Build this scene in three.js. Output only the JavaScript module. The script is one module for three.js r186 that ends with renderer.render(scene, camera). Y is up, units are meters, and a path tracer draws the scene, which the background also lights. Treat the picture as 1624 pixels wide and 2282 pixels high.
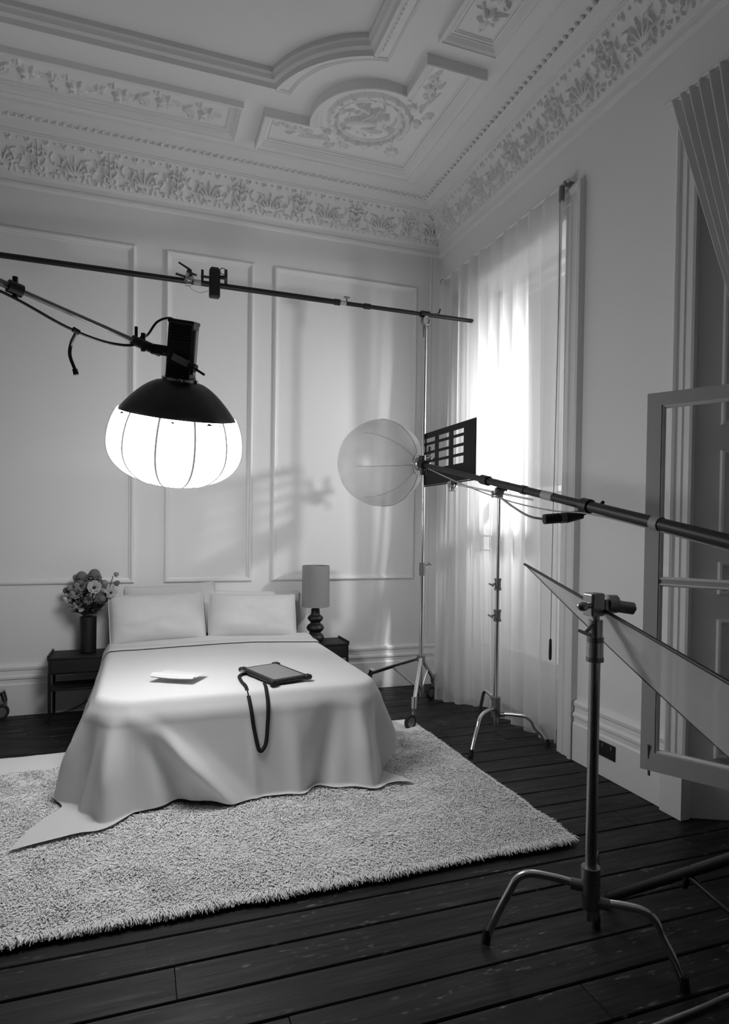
import * as THREE from 'three';
import { RoundedBoxGeometry } from 'three/addons/geometries/RoundedBoxGeometry.js';
import { mergeGeometries } from 'three/addons/utils/BufferGeometryUtils.js';
import { RectAreaLightUniformsLib } from 'three/addons/lights/RectAreaLightUniformsLib.js';

// ---------------------------------------------------------------- camera, light, exposure
const V = (x, y, z) => new THREE.Vector3(x, y, z);
const scene = new THREE.Scene();
scene.background = new THREE.Color().setRGB(0.38, 0.38, 0.38);          // even overcast dusk outside
const FW = 1624, FH = 2282, FOCAL = 1412;
const camera = new THREE.PerspectiveCamera(2 * Math.atan(FH / 2 / FOCAL) * 180 / Math.PI, FW / FH, 0.05, 60);
camera.position.set(-2.532, 1.4, 5.216);
camera.rotation.order = 'YXZ';
camera.rotation.set(-1.04 * Math.PI / 180, -19.48 * Math.PI / 180, 0.72 * Math.PI / 180);
camera.setViewOffset(FW, FH, 0, -62, FW, FH);                             // lens shifted up a little
const renderer = new THREE.WebGLRenderer({ antialias: true });
renderer.toneMapping = THREE.LinearToneMapping;
renderer.toneMappingExposure = 1.0;
renderer.shadowMap.enabled = true;
RectAreaLightUniformsLib.init();
const LANTERN_GLOW = 19.5, LANTERN_FILL = 8, FLOOD = 36;

// ---------------------------------------------------------------- helpers
let seed = 20240611;
const rnd = () => { seed = (seed * 1664525 + 1013904223) >>> 0; return seed / 4294967296; };
const rr = (a, b) => a + (b - a) * rnd();
const clamp = (x, a, b) => Math.min(b, Math.max(a, x));
const smooth = (a, b, x) => { const t = clamp((x - a) / (b - a), 0, 1); return t * t * (3 - 2 * t); };
const lerp = (a, b, t) => a + (b - a) * t;
function hash2(i, j) { let n = (i * 374761393 + j * 668265263) | 0; n = Math.imul(n ^ (n >>> 13), 1274126177); return ((n ^ (n >>> 16)) >>> 0) / 4294967296; }
function noise2(x, y, p = 0) {                                            // value noise, p = period
  const i = Math.floor(x), j = Math.floor(y), fx = x - i, fy = y - j;
  const w = (a) => p ? ((a % p) + p) % p : a;
  const sx = fx * fx * (3 - 2 * fx), sy = fy * fy * (3 - 2 * fy);
  return lerp(lerp(hash2(w(i), w(j)), hash2(w(i + 1), w(j)), sx), lerp(hash2(w(i), w(j + 1)), hash2(w(i + 1), w(j + 1)), sx), sy);
}
function fbm(x, y, o = 4, p = 0) { let s = 0, a = 0.5, f = 1; for (let k = 0; k < o; k++) { s += a * noise2(x * f, y * f, p * f); a *= 0.5; f *= 2; } return s; }
function tex(w, h, fn, { srgb = false, repeat } = {}) {
  const d = new Uint8Array(w * h * 4);
  for (let j = 0; j < h; j++) for (let i = 0; i < w; i++) {
    const c = clamp(fn(i / w, j / h), 0, 1) * 255, k = (j * w + i) * 4;
    d[k] = d[k + 1] = d[k + 2] = c; d[k + 3] = 255;
  }
  const t = new THREE.DataTexture(d, w, h);
  t.wrapS = t.wrapT = THREE.RepeatWrapping; t.magFilter = THREE.LinearFilter; t.minFilter = THREE.LinearMipmapLinearFilter; t.generateMipmaps = true;
  if (srgb) t.colorSpace = THREE.SRGBColorSpace;
  if (repeat) t.repeat.set(...repeat);
  t.needsUpdate = true; return t;
}
const grey = (v) => new THREE.Color().setRGB(v, v, v);
const std = (v, roughness = 0.6, metalness = 0, extra = {}) => new THREE.MeshStandardMaterial({ color: grey(v), roughness, metalness, side: THREE.DoubleSide, ...extra });
const phy = (v, roughness, extra = {}) => new THREE.MeshPhysicalMaterial({ color: grey(v), roughness, side: THREE.DoubleSide, ...extra });

const taken = {};
function numbered(n) { const k = taken[n] = (taken[n] ?? -1) + 1; return k ? `${n}_${String(k).padStart(3, '0')}` : n; }
function shade(o) { o.castShadow = true; o.receiveShadow = true; return o; }
function part(name, geo, mat, parent, label) { const m = shade(new THREE.Mesh(geo, mat)); m.name = name; if (label) m.userData.label = label; parent.add(m); return m; }
function thing(name, label, category, pos = [0, 0, 0], group) {
  const g = new THREE.Group(); g.name = numbered(name); g.position.set(...pos); g.userData = { label, category };
  if (group) g.userData.group = group; scene.add(g); return g;
}
function solo(name, geo, mat, label, category, group) {
  const m = shade(new THREE.Mesh(geo, mat)); m.name = numbered(name); m.userData = { label, category }; if (group) m.userData.group = group; scene.add(m); return m;
}
function struct(name, geo, mat, label, category) {
  const m = geo ? shade(new THREE.Mesh(geo, mat)) : new THREE.Group(); m.name = name; m.userData = { kind: 'structure', label, category }; scene.add(m); return m;
}
function mg(list) {
  const out = list.map((g) => { let q = g.index ? g.toNonIndexed() : g.clone(); for (const k of Object.keys(q.attributes)) if (!['position', 'normal', 'uv'].includes(k)) q.deleteAttribute(k); if (!q.attributes.uv) q.setAttribute('uv', new THREE.Float32BufferAttribute(new Float32Array(q.attributes.position.count * 2), 2)); return q; });
  return mergeGeometries(out);
}
const box = (x0, x1, y0, y1, z0, z1) => { const g = new THREE.BoxGeometry(x1 - x0, y1 - y0, z1 - z0); g.translate((x0 + x1) / 2, (y0 + y1) / 2, (z0 + z1) / 2); boxUV(g); return g; };
const rbox = (w, h, d, r = 0.006, s = 2) => new RoundedBoxGeometry(w, h, d, s, Math.min(r, w / 2.01, h / 2.01, d / 2.01));
const at = (g, x, y, z) => g.translate(x, y, z);
function boxUV(g) {                                                       // uv in metres
  const p = g.attributes.position, n = g.attributes.normal, u = g.attributes.uv;
  for (let i = 0; i < p.count; i++) {
    const ax = Math.abs(n.getX(i)), ay = Math.abs(n.getY(i)), az = Math.abs(n.getZ(i));
    if (ay >= ax && ay >= az) u.setXY(i, p.getX(i), p.getZ(i)); else if (ax >= az) u.setXY(i, p.getZ(i), p.getY(i)); else u.setXY(i, p.getX(i), p.getY(i));
  }
  return g;
}
function rod(a, b, r, r2 = r, seg = 14) {                                 // a = [x,y,z], b, radius at a, radius at b
  const A = V(...a), B = V(...b), d = B.clone().sub(A), L = d.length();
  const g = new THREE.CylinderGeometry(r2, r, L, seg); g.translate(0, L / 2, 0);
  g.applyQuaternion(new THREE.Quaternion().setFromUnitVectors(V(0, 1, 0), d.normalize())); g.translate(A.x, A.y, A.z); return g;
}
function orient(g, a, dir) { g.applyQuaternion(new THREE.Quaternion().setFromUnitVectors(V(0, 1, 0), V(...dir).normalize())); g.translate(...a); return g; }
const tube = (pts, r, n = 48, seg = 8, tension) => new THREE.TubeGeometry(new THREE.CatmullRomCurve3(pts.map((p) => V(...p)), false, tension === undefined ? 'centripetal' : 'catmullrom', tension), n, r, seg, false);
const lathe = (prof, seg = 24) => new THREE.LatheGeometry(prof.map(([r, y]) => new THREE.Vector2(Math.max(r, 1e-4), y)), seg);
function surface(nu, nv, fn, uvScale = 1) {                               // fn(a, b) -> [x,y,z], a,b in 0..1
  const pos = [], uv = [], idx = [];
  for (let j = 0; j <= nv; j++) for (let i = 0; i <= nu; i++) { const p = fn(i / nu, j / nv); pos.push(p[0], p[1], p[2]); uv.push(p[3] ?? i / nu * uvScale, p[4] ?? j / nv * uvScale); }
  for (let j = 0; j < nv; j++) for (let i = 0; i < nu; i++) { const a = j * (nu + 1) + i, b = a + 1, c = a + nu + 1, d = c + 1; idx.push(a, b, d, a, d, c); }
  const g = new THREE.BufferGeometry(); g.setAttribute('position', new THREE.Float32BufferAttribute(pos, 3)); g.setAttribute('uv', new THREE.Float32BufferAttribute(uv, 2)); g.setIndex(idx); g.computeVertexNormals(); return g;
}
// a moulding: profile [[out, up], ...] swept with mitres along a path [[u, v], ...] in a plane; map(u, v, w) -> [x,y,z]; "out" is to the left of travel, "up" is w
function moulding(path, profile, map, closed = true) {
  const n = path.length, pos = [], idx = [], off = [];
  for (let i = 0; i < n; i++) {
    const p = path[i], a = closed || i > 0 ? path[(i - 1 + n) % n] : null, b = closed || i < n - 1 ? path[(i + 1) % n] : null;
    const nm = (s, e) => { const dx = e[0] - s[0], dy = e[1] - s[1], l = Math.hypot(dx, dy); return [-dy / l, dx / l]; };
    const n1 = a ? nm(a, p) : nm(p, b), n2 = b ? nm(p, b) : n1;
    const k = 1 / Math.max(0.3, 1 + n1[0] * n2[0] + n1[1] * n2[1]); off.push([(n1[0] + n2[0]) * k, (n1[1] + n2[1]) * k]);
  }
  const rows = closed ? n : n - 1, m = profile.length;
  for (let i = 0; i < rows; i++) for (let j = 0; j < m - 1; j++) {        // unshared vertices: crisp edges
    const i2 = (i + 1) % n, c = [[i, j], [i2, j], [i2, j + 1], [i, j + 1]].map(([q, w]) => map(path[q][0] + off[q][0] * profile[w][0], path[q][1] + off[q][1] * profile[w][0], profile[w][1]));
    const s = pos.length / 3; for (const q of c) pos.push(...q); idx.push(s, s + 1, s + 2, s, s + 2, s + 3);
  }
  const g = new THREE.BufferGeometry(); g.setAttribute('position', new THREE.Float32BufferAttribute(pos, 3)); g.setIndex(idx); g.computeVertexNormals();
  g.setAttribute('uv', new THREE.Float32BufferAttribute(new Float32Array(pos.length / 3 * 2), 2)); return g;
}
// carved plaster relief: a height field filled with tapered strokes
class Relief {
  constructor(w, h, cell, wrap = false) { this.w = w; this.h = h; this.nx = Math.round(w / cell); this.ny = Math.round(h / cell); this.cx = w / this.nx; this.cy = h / this.ny; this.wrap = wrap; this.f = new Float32Array((this.nx + 1) * (this.ny + 1)); }
  dab(x, y, r, z) {
    const i0 = Math.floor((x - r) / this.cx), i1 = Math.ceil((x + r) / this.cx), j0 = Math.max(0, Math.floor((y - r) / this.cy)), j1 = Math.min(this.ny, Math.ceil((y + r) / this.cy));
    for (let i = i0; i <= i1; i++) for (let j = j0; j <= j1; j++) {
      const d = Math.hypot(i * this.cx - x, j * this.cy - y) / r; if (d >= 1) continue;
      let ii = i; if (this.wrap) ii = ((i % this.nx) + this.nx) % this.nx; else if (i < 0 || i > this.nx) continue;
      const k = j * (this.nx + 1) + ii, v = z * Math.pow(1 - d * d, 0.32); if (v > this.f[k]) this.f[k] = v;
      if (this.wrap && ii === 0) this.f[j * (this.nx + 1) + this.nx] = this.f[k];
    }
  }
  leaf(x, y, ang, len, wid, z, curl = 0, tip = 0.15) {
    const n = Math.max(6, Math.ceil(len / (wid * 0.35))); let a = ang;
    for (let k = 0; k <= n; k++) { const t = k / n, w = wid * (0.45 + 1.1 * t) * (1 - t) * 2 + wid * tip * (1 - 0.5 * t); this.dab(x, y, Math.max(w * 0.62, this.cx), z * (0.55 + 0.45 * Math.sin(Math.PI * (0.15 + 0.85 * t)))); x += Math.cos(a) * len / n; y += Math.sin(a) * len / n; a += curl / n; }
    return [x, y, a];
  }
  scroll(x, y, ang, R, turns, wid, z, dir = 1) {                          // spiral volute ending in an eye
    const n = Math.ceil(turns * 26); let a = ang, px = x, py = y;
    for (let k = 0; k <= n; k++) { const t = k / n, r = R * (1 - 0.8 * t); this.dab(px, py, wid * (1 - 0.35 * t), z * (0.7 + 0.3 * t)); const ds = r * turns * 2 * Math.PI / n; px += Math.cos(a) * ds; py += Math.sin(a) * ds; a += dir * turns * 2 * Math.PI / n; }
    this.dab(px, py, wid * 1.5, z * 1.15);
  }
  rosette(x, y, R, n, z, rot = 0) { for (let k = 0; k < n; k++) { const a = rot + k * 2 * Math.PI / n; this.leaf(x + Math.cos(a) * R * 0.28, y + Math.sin(a) * R * 0.28, a, R * 0.72, R * 0.3, z, 0.3, 0.4); } this.dab(x, y, R * 0.17, z * 1.1); }
  ring(x, y, R, wid, z, a0 = 0, a1 = Math.PI * 2) { const n = Math.ceil(R * (a1 - a0) / (wid * 0.4)); for (let k = 0; k <= n; k++) { const a = a0 + (a1 - a0) * k / n; this.dab(x + R * Math.cos(a), y + R * Math.sin(a), wid, z); } }
  at(i, j) { return this.f[j * (this.nx + 1) + (this.wrap ? ((i % this.nx) + this.nx) % this.nx : i)]; }
  sheet(map, floorAt = 0.0006) {                                          // only the raised cells
    const pos = [], idx = [], id = new Map(); const vid = (i, j) => { const k = j * (this.nx + 1) + i; if (!id.has(k)) { id.set(k, pos.length / 3); pos.push(...map(i * this.cx, j * this.cy, this.f[k] - 0.0005)); } return id.get(k); };
    for (let j = 0; j < this.ny; j++) for (let i = 0; i < this.nx; i++) {
      if (Math.max(this.at(i, j), this.at(i + 1, j), this.at(i, j + 1), this.at(i + 1, j + 1)) < floorAt) continue;
      const a = vid(i, j), b = vid(i + 1, j), c = vid(i, j + 1), d = vid(i + 1, j + 1); idx.push(a, b, d, a, d, c);
    }
    const g = new THREE.BufferGeometry(); g.setAttribute('position', new THREE.Float32BufferAttribute(pos, 3)); g.setIndex(idx); g.computeVertexNormals();
    g.setAttribute('uv', new THREE.Float32BufferAttribute(new Float32Array(pos.length / 3 * 2), 2)); return g;
  }
}

// ---------------------------------------------------------------- materials
const plasterBump = tex(256, 256, (u, v) => fbm(u * 16, v * 16, 4, 16));
const weave = tex(256, 256, (u, v) => { const a = Math.sin(u * Math.PI * 128), b = Math.sin(v * Math.PI * 128); return 0.5 + 0.22 * a * (Math.sin(v * Math.PI * 64) > 0 ? 1 : 0.4) + 0.22 * b * (Math.sin(u * Math.PI * 64) > 0 ? 1 : 0.4) + 0.12 * (noise2(u * 96, v * 96, 96) - 0.5); });
const M = {
  wall: std(0.82, 0.62, 0, { bumpMap: plasterBump, bumpScale: 0.0012 }),
  darkWall: std(0.07, 0.7),
  greyWall: std(0.24, 0.7),
  plaster: std(0.87, 0.75),
  trim: std(0.82, 0.38),
  joinery: std(0.76, 0.34),
  leafShaded: std(0.45, 0.4),  // joinery tone darkened to stand in for shade on the open leaf
  chrome: std(0.72, 0.22, 1),
  steel: std(0.45, 0.34, 1),
  blackMetal: std(0.006, 0.5),
  blackPlastic: std(0.008, 0.5),
  blackFabric: std(0.006, 0.8),
  skirt: std(0.004, 0.42),
  greyMetal: std(0.22, 0.42, 0.6),
  greyTape: std(0.34, 0.6),
  rubber: std(0.015, 0.75),
  linen: std(0.69, 0.92, 0, { bumpMap: weave.clone(), bumpScale: 0.0006 }),
  pillow: std(0.67, 0.92, 0, { bumpMap: weave.clone(), bumpScale: 0.0005 }),
  darkWood: std(0.005, 0.6),
  darkClay: std(0.008, 0.5),
  shade: phy(0.30, 0.95, { transmission: 0.2, thickness: 0 }),
  rug: std(0.93, 0.95),
  glass: phy(1, 0.02, { transmission: 1, thickness: 0, ior: 1.45 }),
  screen: std(0.20, 0.18),
  paper: std(0.70, 0.8),
  sheer: phy(0.90, 1, { transmission: 0.56, thickness: 0, transparent: true, opacity: 0.70 }),
  denseSheer: phy(0.86, 1, { transmission: 0.50, thickness: 0, transparent: true, opacity: 0.80 }),
  heavySheer: phy(0.80, 1, { transmission: 0.3, thickness: 0 }),
  silk: phy(0.88, 1, { transmission: 0.38, thickness: 0, transparent: true, opacity: 0.86 }),
  globe: phy(0.78, 0.36, { transmission: 0.45, thickness: 0, transparent: true, opacity: 0.66 }),
  globeRib: std(0.42, 0.8),
  wire: std(0.05, 0.5, 0.5),
  lanternSeam: std(0.3, 0.9, 0, { emissive: grey(1), emissiveIntensity: 0.18 }),
  lanternCloth: std(0.8, 0.9, 0, { emissive: grey(1), emissiveIntensity: LANTERN_GLOW }),
  bronze: std(0.06, 0.35, 0.7),
  petalDark: phy(0.16, 0.85, { transmission: 0.2, thickness: 0 }),
  petalMid: phy(0.30, 0.85, { transmission: 0.25, thickness: 0 }),
  petalPale: phy(0.62, 0.85, { transmission: 0.3, thickness: 0 }),
  stem: std(0.05, 0.7),
  leaf: std(0.05, 0.7),
  stamen: std(0.03, 0.9),
};
M.linen.bumpMap.repeat.set(10, 10); M.pillow.bumpMap.repeat.set(10, 10);

// ---------------------------------------------------------------- the room: x = 0 is the window wall, z = 0 the bed wall
const X0 = -5.5, ZF = 7.4, CEIL = 4.2;
const W1 = { z0: 0.62, z1: 1.84, top: 3.36 };                             // window opening beside the bed wall
const W2 = { z0: 2.84, z1: 4.3, top: 3.3 };
{
  const floor = struct('floor', null, null, 'dark stained wide floorboards with open gaps', 'floor');
  part('subfloor', box(X0 - 0.2, 0.75, -0.12, -0.022, -0.2, ZF + 0.2), std(0.004, 0.9), floor);
  // board tone and wear: streaky dark stain with scuffs worn through to pale wood
  const woods = [0, 1, 2, 3].map((k) => {
    const c = tex(1024, 128, (u, v) => {
      const g = fbm(u * 5 + k * 7, v * 30, 4), fine = fbm(u * 24, v * 110 + k * 3, 3), blot = fbm(u * 9 + 3, v * 5 + k * 5, 4);
      let t = 0.120 + 0.11 * (g - 0.45) + 0.09 * (fine - 0.45) + 0.13 * (blot - 0.45);
      const sc = fbm(u * 46 + k * 11, v * 16 + 9, 3); if (sc > 0.58) t += (sc - 0.58) * 1.7 * smooth(0.42, 0.62, fbm(u * 4 + k * 2, v * 2 + k, 3));
      return t;
    }, { srgb: true });
    const r = tex(512, 128, (u, v) => 0.46 + 0.34 * (fbm(u * 12 + k, v * 10, 4) - 0.3));
    return new THREE.MeshPhysicalMaterial({ map: c, roughnessMap: r, roughness: 1, bumpMap: c, bumpScale: 0.002, color: 0xffffff, specularIntensity: 0.5 });
  });
  const bw = 0.158, gap = 0.007;
  const boardGeo = (len) => {                                             // chamfered top edges, length along x
    const c = 0.0035, w = bw - gap, t = 0.024, pr = [[-w / 2, -t], [w / 2, -t], [w / 2, -c], [w / 2 - c, 0], [-w / 2 + c, 0], [-w / 2, -c]];
    const pos = [], uv = [], idx = []; const off = rnd() * 3, offv = rnd();
    for (let k = 0; k < 6; k++) { const [z0, y0] = pr[k], [z1, y1] = pr[(k + 1) % 6]; const s = pos.length / 3; pos.push(0, y0, z0, len, y0, z0, len, y1, z1, 0, y1, z1); uv.push(off, offv + z0 / 0.16, off + len / 1.9, offv + z0 / 0.16, off + len / 1.9, offv + z1 / 0.16, off, offv + z1 / 0.16); idx.push(s, s + 2, s + 1, s, s + 3, s + 2); }
    for (const x of [0, len]) { const s = pos.length / 3; for (const [z, y] of pr) { pos.push(x, y, z); uv.push(off, offv); } for (let k = 1; k < 5; k++) idx.push(...(x ? [s, s + k, s + k + 1] : [s, s + k + 1, s + k])); }
    const g = new THREE.BufferGeometry(); g.setAttribute('position', new THREE.Float32BufferAttribute(pos, 3)); g.setAttribute('uv', new THREE.Float32BufferAttribute(uv, 2)); g.setIndex(idx); const q = g.toNonIndexed(); q.computeVertexNormals(); return q;
  };
  let n = 0;
  for (let z = -0.02; z < ZF; z += bw, n++) {
    let x = X0; let first = rr(0.8, 3.4);
    while (x < 0.5) {
      const len = Math.min(first ?? rr(2.4, 4.2), 0.72 - x); first = undefined;
      const b = part('floorboard', boardGeo(len - 0.003), woods[Math.floor(rnd() * 4)], floor); b.position.set(x, rr(-0.0025, 0), z + bw / 2); x += len;
    }
  }
}
const wallBack = struct('wall_back', box(X0 - 0.25, 0.9, 0, CEIL + 0.25, -0.25, 0), M.wall, 'pale panelled plaster wall behind the bed', 'wall');
struct('wall_left', box(X0 - 0.25, X0, 0, CEIL + 0.25, 0, ZF), M.greyWall, 'unseen wall opposite the windows, greyed to cut bounce light', 'wall');  // out of view; tone lowered to reduce bounce and raise contrast
struct('wall_front', box(X0 - 0.25, 0.9, 0, CEIL + 0.25, ZF, ZF + 0.25), M.darkWall, 'unseen wall behind the viewer, darkened to cut bounce light', 'wall');  // out of view; dark tone chosen to keep bounce and reflections low
const wallRight = struct('wall_right', mg([
  box(0, 0.5, 0, CEIL + 0.25, 0, W1.z0), box(0, 0.5, W1.top, CEIL + 0.25, W1.z0, W1.z1), box(0, 0.5, 0, CEIL + 0.25, W1.z1, 2.74),
  box(0, 0.5, W2.top, CEIL + 0.25, 2.74, W2.z1), box(0, 0.5, 0, CEIL + 0.25, W2.z1, ZF)]), M.wall, 'pale plaster wall holding the two tall windows', 'wall');
const ceiling = struct('ceiling', box(X0 - 0.25, 0.9, CEIL, CEIL + 0.25, -0.25, ZF + 0.25), M.plaster, 'white plaster ceiling with ribbed panels and carved ornament', 'ceiling');

// raised panels on the bed wall
{
  const pr = [[0, 0], [0, 0.010], [0.006, 0.020], [0.016, 0.024], [0.026, 0.020], [0.032, 0.010], [0.042, 0.008], [0.046, 0]];
  for (const [x0, x1] of [[-4.6, -2.575], [-2.358, -1.668], [-1.505, -0.222]])
    part('panel_moulding', moulding([[x0, 0.953], [x1, 0.953], [x1, 3.546], [x0, 3.546]], pr, (u, v, w) => [u, v, w]), M.trim, wallBack);
  part('corner_bead', mg([rod([-0.085, 0.37, 0.004], [-0.085, 3.86, 0.004], 0.012, 0.012, 10), box(-0.075, 0, 0.37, 3.86, 0, 0.012)]), M.trim, wallBack);
}
// skirting boards
const skirt = [[0, 0], [0.034, 0], [0.034, 0.225], [0.026, 0.236], [0.026, 0.262], [0.036, 0.27], [0.036, 0.285], [0.022, 0.298], [0.020, 0.325], [0.028, 0.334], [0.030, 0.352], [0.018, 0.366], [0, 0.37]];
const run = (a, b, map) => moulding([[a, 0], [b, 0]], skirt.map(([d, h]) => [d, h]), map, false);
{
  struct('baseboard_back', run(X0, 0, (u, v, w) => [u, w, v]), M.trim, 'tall moulded skirting board along the bed wall', 'skirting');
  struct('baseboard_right', mg([run(0, W1.z0 - 0.17, (u, v, w) => [-v, w, u]), run(2.01, 2.72, (u, v, w) => [-v, w, u]), run(W2.z1 + 0.15, ZF, (u, v, w) => [-v, w, u])]), M.trim, 'tall moulded skirting board between the two windows', 'skirting');
  struct('baseboard_left', run(0, ZF, (u, v, w) => [X0 + v, w, u]), M.trim, 'tall moulded skirting along the far side wall', 'skirting');
}
// cornice: carved cove between two runs of plain moulding, mitred in the corner
{
  const cornice = struct('trim_1', null, null, 'deep plaster cornice with carved acanthus leaves', 'cornice');
  const A = [0.03, 3.932], B = [0.175, 4.125];
  const lower = [[0, 3.835], [0.018, 3.838], [0.022, 3.852], [0.020, 3.868], [0.008, 3.876], [0.008, 3.915], [0.024, 3.92], A];
  const upper = [B, [0.186, 4.128], [0.186, 4.137], [0.196, 4.140], [0.196, 4.149], [0.215, 4.156], [0.236, 4.170], [0.262, 4.178], [0.272, 4.186], [0.272, 4.2]];
  // path along left wall-less start: bed wall (x from X0 to 0), then the window wall (z from 0 to ZF)
  const path = [[X0, 0], [0, 0], [0, ZF]];
  const map = (u, v, w) => [u, w, v];
  for (const [n, p] of [['lower_moulding', lower], ['upper_moulding', upper]]) part(n, moulding(path, p, map, false), M.plaster, cornice);
  const other = [[X0, 0], [X0, ZF], [0, ZF]];
  part('plain_return', moulding(other, [...lower, [0.05, 3.99], [0.09, 4.06], B, ...upper.slice(1)].map(([d, h]) => [-d, h]), map, false), M.plaster, cornice);
  // the carving, one period = palmette and urn
  const P = 0.48, H = 0.262, R = new Relief(P, H, 0.0048, true);
  for (let k = -3; k <= 3; k++) R.leaf(P * 0.25 + k * 0.008, 0.05, Math.PI / 2 - k * 0.30, 0.13 - Math.abs(k) * 0.011, 0.012, 0.030, -k * 0.16);
  for (const s of [-1, 1]) {
    R.scroll(P * 0.25 + s * 0.012, 0.05, Math.PI / 2 - s * 1.9, 0.022, 1.1, 0.008, 0.026, -s);
    R.leaf(P * 0.25 + s * 0.06, 0.03, Math.PI / 2 - s * 0.35, 0.09, 0.011, 0.026, s * 0.9); R.leaf(P * 0.25 + s * 0.085, 0.09, Math.PI / 2 - s * 0.1, 0.075, 0.011, 0.026, s * 1.2); R.leaf(P * 0.25 + s * 0.055, 0.14, Math.PI / 2 - s * 0.6, 0.06, 0.009, 0.022, -s);
    const c = P * 0.75;
    R.leaf(c, 0.03, Math.PI / 2, 0.19, 0.008, 0.034, 0); R.scroll(c + s * 0.006, 0.165, Math.PI / 2 - s * 0.5, 0.034, 0.8, 0.009, 0.030, -s);
    R.leaf(c + s * 0.004, 0.125, Math.PI / 2 - s * 0.9, 0.10, 0.010, 0.028, s * 1.3); R.leaf(c + s * 0.004, 0.075, Math.PI / 2 - s * 1.25, 0.075, 0.012, 0.028, s * 1.2);
    R.scroll(c + s * 0.012, 0.03, Math.PI / 2 - s * 1.5, 0.032, 0.9, 0.011, 0.030, s); R.leaf(c + s * 0.075, 0.025, Math.PI / 2 - s * 1.1, 0.05, 0.010, 0.024, -s * 0.8);
    R.leaf(c + s * 0.085, 0.125, Math.PI / 2 + s * 0.4, 0.06, 0.009, 0.022, -s * 1.4); R.dab(c + s * 0.104, 0.10, 0.011, 0.026); R.dab(c + s * 0.125, 0.055, 0.010, 0.024);
  }
  for (let k = 0; k < 4; k++) { const u = (k + 0.5) * P / 4; for (const s of [-1, 1]) { R.leaf(u, 0.218, Math.PI / 2 - s * 0.8, 0.036, 0.009, 0.020, s * 0.9); } R.dab(u, 0.232, 0.010, 0.022); R.dab(u + P / 8, 0.240, 0.008, 0.016); }
  for (let k = 0; k < 9; k++) { const u = rr(0, P), v = rr(0.02, 0.19), a = rr(0, 6.3); R.leaf(u, v, a, rr(0.02, 0.04), rr(0.006, 0.009), rr(0.012, 0.018), rr(-1.4, 1.4)); }
  for (let k = 0; k < 10; k++) R.leaf((k + 0.5) * P / 10, 0.004, Math.PI / 2 + (k % 2 ? 0.7 : -0.7), 0.034, 0.009, 0.018, k % 2 ? -1.2 : 1.2);
  const cove = (t) => { const a = t * Math.PI / 2; const k = 0.55; const bx = lerp(A[0], B[0], t), by = lerp(A[1], B[1], t), bow = Math.sin(Math.PI * t) * 0.030; const nx = (B[1] - A[1]), ny = -(B[0] - A[0]), l = Math.hypot(nx, ny); return [bx - nx / l * bow * k, by - ny / l * bow * k, nx / l, ny / l]; };
  const strip = (len, pt) => {
    const nx = Math.round(len / R.cx);
    return surface(nx, R.ny, (a, b) => { const i = Math.round(a * nx), j = Math.round(b * R.ny), c = cove(b), h = R.at(i, j); const d = c[0] + c[2] * h * 1.0, y = c[1] + c[3] * h * 1.0; return [...pt(a * len, d, y), a * len, b * 0.26]; });
  };
  // each run stops at the mitre (u + d = 0)
  const lenB = 4.4, lenR = 3.6;
  part('acanthus_carving', strip(lenB, (u, d, y) => [Math.min(-u, -d), y, d]), M.plaster, cornice, 'carved acanthus leaves above the bed wall');
  part('acanthus_carving', strip(lenR, (u, d, y) => [-d, y, Math.max(u, d)]), M.plaster, cornice, 'carved acanthus leaves above the windows');
  part('plain_cove', mg([surface(2, 8, (a, b) => { const c = cove(b); return [lerp(X0, -lenB, a), c[1], c[0]]; }), surface(2, 8, (a, b) => { const c = cove(b); return [-c[0], c[1], lerp(lenR, ZF, a)]; })]), M.plaster, cornice);
  // beads along the edge of the ceiling
  const bead = new THREE.SphereGeometry(0.014, 8, 6);
  const beads = new THREE.InstancedMesh(bead, M.plaster, 154); beads.name = 'beading'; beads.userData = { kind: 'stuff' };
  const mx = new THREE.Matrix4(); let q = 0;
  for (let k = 0; k < 82; k++) beads.setMatrixAt(q++, mx.makeTranslation(-0.30 - k * 0.05, 4.192, 0.284));
  for (let k = 0; k < 72; k++) beads.setMatrixAt(q++, mx.makeTranslation(-0.284, 4.192, 0.30 + k * 0.05));
  shade(beads); cornice.add(beads);
}
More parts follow.
